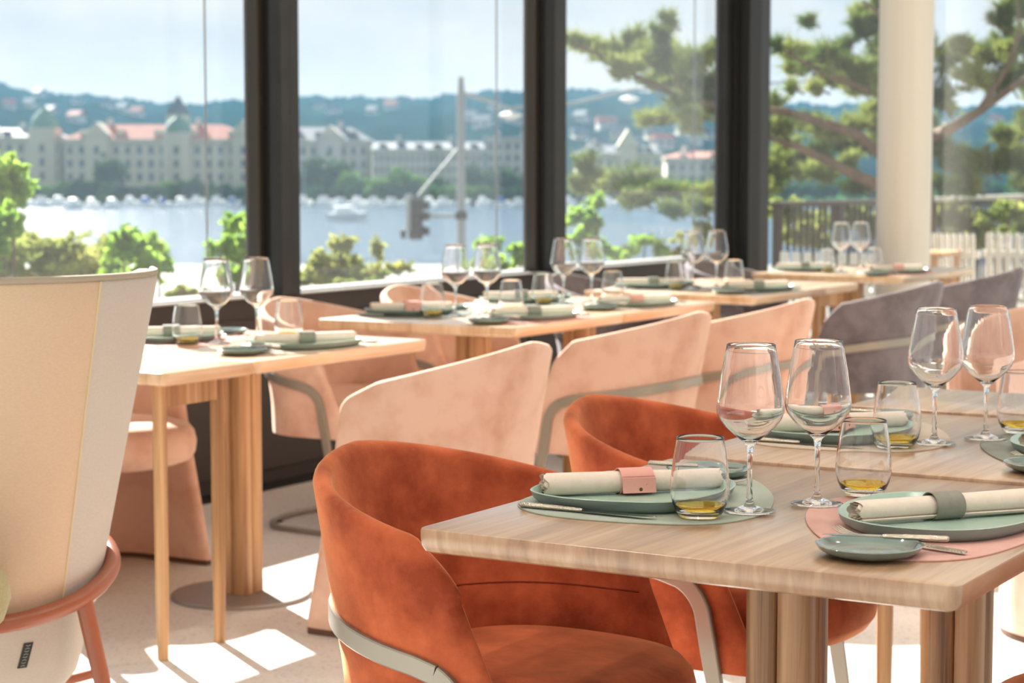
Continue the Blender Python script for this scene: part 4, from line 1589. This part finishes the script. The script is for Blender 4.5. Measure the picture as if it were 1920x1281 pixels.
# terrace beyond the far glass ------------------------------------------------
dk = MB().box(-4.55, 5.2, YF + 0.06, 32, -0.14, -0.02).build('terrace_floor', 'deck', smooth=False)
tag(dk, 'pale terrace decking beyond the far glass', kind='structure')
RX = -4.42
t = thing('terrace_railing', 'dark terrace railing with upright balusters behind the white column', 'railing', (RX, 11.55, 0))
MB().box(-0.05, 0.05, 0, 3.4, 0.97, 1.01).build('top_rail', 'rail_dark', t, smooth=False, bevel=0.006)
MB().box(-0.015, 0.015, 0, 20, 0.06, 0.09).build('bottom_rail', 'rail_dark', t, smooth=False)
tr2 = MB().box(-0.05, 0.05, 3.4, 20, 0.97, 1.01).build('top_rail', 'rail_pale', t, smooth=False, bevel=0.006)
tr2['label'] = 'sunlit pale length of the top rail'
bme = None
yy = 0.10
i = 0
while yy < 20:
    if bme is None:
        o = MB().box(-0.012, 0.012, -0.009, 0.009, 0.09, 0.97).build('baluster', 'rail_dark', t, smooth=False)
        bme = o.data
    else:
        o = bpy.data.objects.new('baluster', bme)
        COL.objects.link(o)
        o.parent = t
    o.location = (0, yy, 0)
    yy += 0.125
for i, yy in enumerate((0.03, 1.25, 3.4, 6.45, 9.5, 12.5, 16)):
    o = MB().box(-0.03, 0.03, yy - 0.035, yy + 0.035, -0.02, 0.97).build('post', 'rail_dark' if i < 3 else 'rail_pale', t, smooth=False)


def slat_bench(label, x0, x1, y, ztop, n):
    t = thing('terrace_bench', label, 'bench', (x0, y, -0.02), 0, 'white slatted terrace benches')
    w = x1 - x0
    sl = None
    for k in range(n):
        xc = w * (k + 0.5) / n
        if sl is None:
            o = slab_rect(MB(), -w / n * 0.36, w / n * 0.36, -0.012, 0.012, 0.008, [(0, 0.45), (0, ztop - 0.02), (0.006, ztop)], 3).build('slat', 'white_slat', t, smooth=False)
            sl = o.data
        else:
            o = bpy.data.objects.new('slat', sl)
            COL.objects.link(o)
            o.parent = t
        o.location = (xc, 0, 0)
    MB().box(-0.03, w + 0.03, -0.02, 0.50, 0.43, 0.46).build('seat', 'white_slat', t, smooth=False, bevel=0.005)
    MB().box(-0.02, w + 0.02, 0.012, 0.032, ztop - 0.16, ztop - 0.11).build('back_rail', 'white_slat', t, smooth=False)
    for xx in (0.0, w):
        for yq in (0.0, 0.46):
            MB().box(xx - 0.02, xx + 0.02, yq - 0.02, yq + 0.02, 0, 0.44).build('leg', 'teak', t, smooth=False)


slat_bench('white slatted terrace bench seen left of the white column', -3.86, -3.12, 10.3, 0.72, 9)
slat_bench('white slatted terrace bench just right of the white column', -2.80, -2.50, 10.3, 0.86, 7)
slat_bench('white slatted terrace bench at the right edge of the view', -2.44, -1.9, 10.3, 0.87, 9)
t = thing('terrace_table', 'small wooden terrace table right of the white column', 'table', (-2.85, 9.55, -0.02))
MB().box(0, 0.35, 0, 0.5, 0.73, 0.76).build('tabletop', 'teak', t, smooth=False, bevel=0.004)
for xx in (0.03, 0.32):
    for yq in (0.03, 0.47):
        MB().box(xx - 0.018, xx + 0.018, yq - 0.018, yq + 0.018, 0, 0.73).build('leg', 'teak', t, smooth=False)


# near greenery --------------------------------------------------------------
def bush(name, label, blobs, d, mat, n, size, stems=True, group=None, cat='tree'):
    cx = sum(b[0] for b in blobs) / len(blobs)
    x0, y0 = far(cx, d)
    t = thing(name, label, cat, (x0, y0, GZ), 0, group)
    bl = []
    lim = MB()
    for px, py, rw, rh in blobs:
        dd = d + random.uniform(-0.35, 0.35)
        x, y = far(px, dd)
        k = dd / F_PX
        bl.append((x - x0, y - y0, zat(py, dd) - GZ, rw * k, rw * k, rh * k))
        lim.tube([(0, 0, max(0.5, (zat(py, dd) - GZ) * 0.45)), ((x - x0) * 0.55, (y - y0) * 0.55, (zat(py, dd) - GZ) * 0.75), (x - x0, y - y0, zat(py, dd) - GZ)], 0.012, 5, rad=[0.03, 0.018, 0.006])
    V, Fc = leaf_cloud(bl, int(n * 1.9), size, twigs=22)
    np_mesh('foliage', V, Fc, mat, t)
    lim.build('branches', 'bark', t)
    MB().tube([(0, 0, 0), (0, 0, max(0.6, (bl[0][2]) * 0.6))], 0.06, 8, rad=[0.08, 0.04]).build('trunk', 'bark', t)


bush('leafy_tree', 'bright green leafy tree at the far left edge behind the cream chair', [(5, 325, 46, 34), (-30, 375, 60, 50), (30, 370, 40, 34), (10, 430, 50, 36), (-40, 450, 60, 60)], 10, 'bright_leaf', 2600, 0.055)
bush('shrub', 'dark olive shrub below the left pane', [(40, 485, 80, 38), (110, 468, 54, 32), (150, 500, 70, 36), (205, 472, 50, 32), (90, 530, 90, 40), (-30, 505, 90, 44), (60, 455, 40, 20), (190, 515, 70, 30)], 12, 'olive_leaf', 3200, 0.05, cat='shrub')
bush('shrub', 'yellow green shrub right of the cream chair top', [(232, 470, 38, 32), (264, 470, 38, 38), (282, 505, 32, 34), (240, 515, 48, 34), (300, 490, 20, 26)], 11, 'bright_leaf', 1600, 0.055, cat='shrub')
bush('shrub', 'low olive shrub above the left window sill', [(335, 552, 30, 16), (370, 560, 24, 12)], 13, 'olive_leaf', 600, 0.05, cat='shrub')
bush('leafy_tree', 'bright green treetop left of the first mullion', [(445, 425, 24, 26), (415, 470, 30, 22), (450, 480, 28, 34), (440, 520, 34, 26), (470, 450, 18, 30)], 13, 'bright_leaf', 1500, 0.06)
bush('leafy_tree', 'yellow green treetops right of the first mullion', [(640, 462, 26, 22), (610, 495, 34, 26), (655, 505, 50, 26), (600, 525, 40, 20), (709, 472, 12, 26), (700, 520, 34, 22), (750, 505, 22, 14), (680, 535, 40, 16)], 14, 'olive_leaf', 2400, 0.055)
bush('leafy_tree', 'bright green treetop left of the second mullion behind the wine glasses', [(918, 462, 22, 18), (905, 495, 20, 24), (930, 505, 22, 18), (966, 468, 14, 8), (975, 490, 16, 12)], 14, 'bright_leaf', 900, 0.06)
bush('leafy_tree', 'bright green treetop right of the second mullion', [(1118, 380, 15, 18), (1095, 408, 28, 20), (1110, 430, 22, 18), (1082, 450, 20, 20), (1120, 470, 30, 16), (1210, 452, 26, 8), (1180, 475, 34, 14), (1240, 470, 12, 18)], 14, 'bright_leaf', 1500, 0.06)
bush('shrub', 'light green shrubs left of the corner post above the sill', [(1290, 450, 26, 12), (1320, 440, 20, 24), (1270, 478, 20, 12)], 15, 'olive_leaf', 700, 0.05, cat='shrub')


bush('shrub', 'green shrubs behind the terrace railing left of the column', [(1480, 400, 40, 26), (1540, 420, 50, 30), (1600, 405, 44, 26), (1640, 430, 40, 30), (1500, 450, 50, 26)], 19, 'olive_leaf', 2200, 0.07, cat='shrub')
bush('shrub', 'green shrubs behind the terrace railing right of the column', [(1770, 410, 44, 30), (1830, 425, 50, 30), (1890, 405, 50, 30), (1940, 430, 50, 30), (1800, 455, 60, 26)], 19, 'olive_leaf', 2400, 0.07, cat='shrub')


# the pine ----------------------------------------------------------------------
def pine():
    D0 = 15.0
    tx, ty = far(1705, D0 + 1)
    t = thing('pine_tree', 'spreading pine with needle pads behind the corner post and white column', 'tree', (tx, ty, GZ))

    def P(px, py, dd=0.0):
        d = D0 + dd
        x, y = far(px, d)
        return Vector((x - tx, y - ty, zat(py, d) - GZ))

    MB().tube([(0.2, 0.1, 0), P(1712, 420, 1), P(1702, 250, 1), P(1695, 60, 1), P(1705, -140, 1), P(1690, -300, 1)], 0.16, 12, rad=[0.24, 0.18, 0.155, 0.13, 0.10, 0.05]).build('trunk', 'bark', t)
    limbs = [
        ([P(1700, 385, 1), P(1640, 345), P(1570, 312), P(1500, 278), P(1440, 258), P(1360, 245)], [0.085, 0.075, 0.06, 0.045, 0.034, 0.02]),
        ([P(1700, 200, 1), P(1620, 170), P(1540, 140), P(1470, 100)], [0.08, 0.05, 0.035, 0.015]),
        ([P(1470, 210), P(1380, 205), P(1290, 190), P(1200, 150), P(1110, 100), P(1075, 88)], [0.05, 0.048, 0.042, 0.034, 0.02, 0.01]),
        ([P(1700, 330, 1), P(1600, 250), P(1470, 210)], [0.07, 0.06, 0.05]),
        ([P(1700, 270, 1), P(1770, 245), P(1830, 210), P(1890, 165), P(1950, 130)], [0.085, 0.07, 0.055, 0.045, 0.03]),
        ([P(1830, 210), P(1880, 130), P(1905, 60), P(1895, 0)], [0.045, 0.03, 0.02, 0.01]),
        ([P(1290, 190), P(1250, 120), P(1245, 40)], [0.03, 0.02, 0.008]),
        ([P(1370, 225), P(1290, 222), P(1215, 225)], [0.02, 0.015, 0.008]),
        ([P(1360, 365), P(1250, 364), P(1150, 362)], [0.02, 0.015, 0.01]),
        ([P(1440, 258), P(1360, 365)], [0.03, 0.02]),
        ([P(1700, 100, 1), P(1660, 40), P(1610, 5)], [0.06, 0.04, 0.015]),
    ]
    for pts, rad in limbs:
        MB().tube(pts, 0.03, 9, rad=[q * 0.62 for q in rad]).build('branch', 'bark', t)
    pads = [
        (1085, 82, 26, 16), (1120, 95, 34, 18), (1155, 110, 34, 24), (1190, 85, 26, 22), (1180, 130, 34, 22), (1225, 110, 34, 26), (1235, 70, 18, 24), (1250, 40, 12, 18), (1262, 120, 34, 34), (1225, 152, 30, 18), (1280, 160, 34, 26), (1310, 120, 26, 22), (1320, 165, 34, 28), (1330, 200, 34, 20), (1285, 190, 30, 14), (1345, 100, 20, 20), (1240, 222, 34, 9), (1210, 225, 14, 8), (1290, 215, 30, 10), (1300, 238, 30, 7),
        (1100, 318, 22, 26), (1090, 345, 20, 18), (1150, 345, 30, 18), (1190, 335, 34, 16), (1230, 352, 40, 14), (1280, 360, 36, 12), (1200, 375, 40, 12), (1320, 365, 30, 14), (1260, 395, 30, 10), (1310, 390, 26, 18),
        (1470, 100, 24, 18), (1505, 105, 26, 14), (1540, 110, 30, 24), (1575, 95, 26, 18), (1600, 130, 40, 26), (1560, 150, 36, 18), (1630, 165, 40, 26), (1610, 60, 22, 34), (1630, 20, 30, 34), (1655, 80, 34, 40), (1510, 45, 9, 9), (1480, 130, 24, 12), (1455, 88, 12, 10), (1482, 168, 10, 9), (1530, 168, 20, 9), (1450, 195, 16, 12),
        (1455, 240, 30, 18), (1500, 232, 34, 16), (1540, 248, 34, 18), (1570, 270, 36, 22), (1600, 240, 30, 20), (1625, 275, 36, 24), (1530, 290, 36, 18), (1480, 275, 30, 18), (1460, 312, 34, 26), (1500, 320, 36, 18), (1540, 325, 34, 16), (1450, 345, 26, 16), (1640, 225, 24, 22), (1590, 310, 30, 14), (1610, 350, 30, 12), (1630, 210, 20, 18),
        (1770, 115, 24, 20), (1800, 95, 30, 18), (1850, 105, 40, 30), (1895, 85, 36, 30), (1870, 45, 24, 24), (1905, 25, 34, 24), (1830, 150, 36, 22), (1880, 150, 40, 30), (1920, 140, 40, 40), (1760, 190, 24, 30), (1760, 280, 24, 34), (1800, 300, 40, 24), (1850, 310, 40, 24), (1900, 300, 40, 22), (1820, 350, 40, 14), (1890, 260, 30, 20), (1770, 350, 30, 16), (1680, 150, 60, 50), (1690, 60, 60, 50), (1700, 250, 50, 40), (1960, 200, 50, 60), (1925, 345, 30, 14),
    ]
    groups = [(0, 20, 'needle_pad'), (20, 30, 'needle_pad'), (30, 46, 'needle_pad'), (46, 62, 'needle_pad'), (62, len(pads), 'needle_pad')]
    twg = MB()
    for a, b, nm in groups:
        V, Fc = [], []
        base = 0
        for px, py, rw, rh in pads[a:b]:
            dd = random.uniform(-0.6, 0.6) + (0.6 if px > 1440 else 0)
            c = P(px, py, dd)
            k = (D0 + dd) / F_PX
            R3 = np.array([rw * k, rw * k, rh * k])
            ntw = int(max(5, (rw * rh) ** 0.5 * 0.42))
            c_ = np.array(c)
            for q in range(ntw):
                td = rng.normal(size=3)
                td[2] = td[2] * 0.8 + 0.35
                td /= np.linalg.norm(td)
                tl = rng.uniform(0.75, 1.5)
                ntf = int(max(4, (rw * rh) ** 0.5 * 0.34))
                for e in range(ntf):
                    f = (e + rng.uniform(0.2, 0.8)) / ntf
                    p = c_ + td * R3 * tl * f + rng.normal(size=3) * R3 * 0.10
                    ax = td * 0.7 + np.array([0, 0, 0.55]) + rng.normal(size=3) * 0.25
                    ax /= np.linalg.norm(ax)
                    nb = 15
                    dirs = rng.normal(size=(nb, 3)) * 0.55 + ax
                    dirs /= np.linalg.norm(dirs, axis=1)[:, None]
                    ln = rng.uniform(0.06, 0.125, nb)[:, None]
                    sd_ = np.cross(dirs, rng.normal(size=(nb, 3)))
                    sd_ /= np.linalg.norm(sd_, axis=1)[:, None]
                    st_ = p + ax * rng.uniform(-0.07, 0.02, nb)[:, None]
                    tri = np.stack([st_ - sd_ * 0.0065, st_ + sd_ * 0.0065, st_ + dirs * ln], 1).reshape(-1, 3)
                    V.append(tri)
                    Fc.append(base + np.arange(nb * 3).reshape(-1, 3))
                    base += nb * 3
            twg.tube([c + Vector((0.1, 0, -rh * k * 1.2)), c], 0.008, 4)
        np_mesh('needle_pad', np.concatenate(V), np.concatenate(Fc), 'pine_leaf', t)
    twg.build('twigs', 'bark', t)


pine()
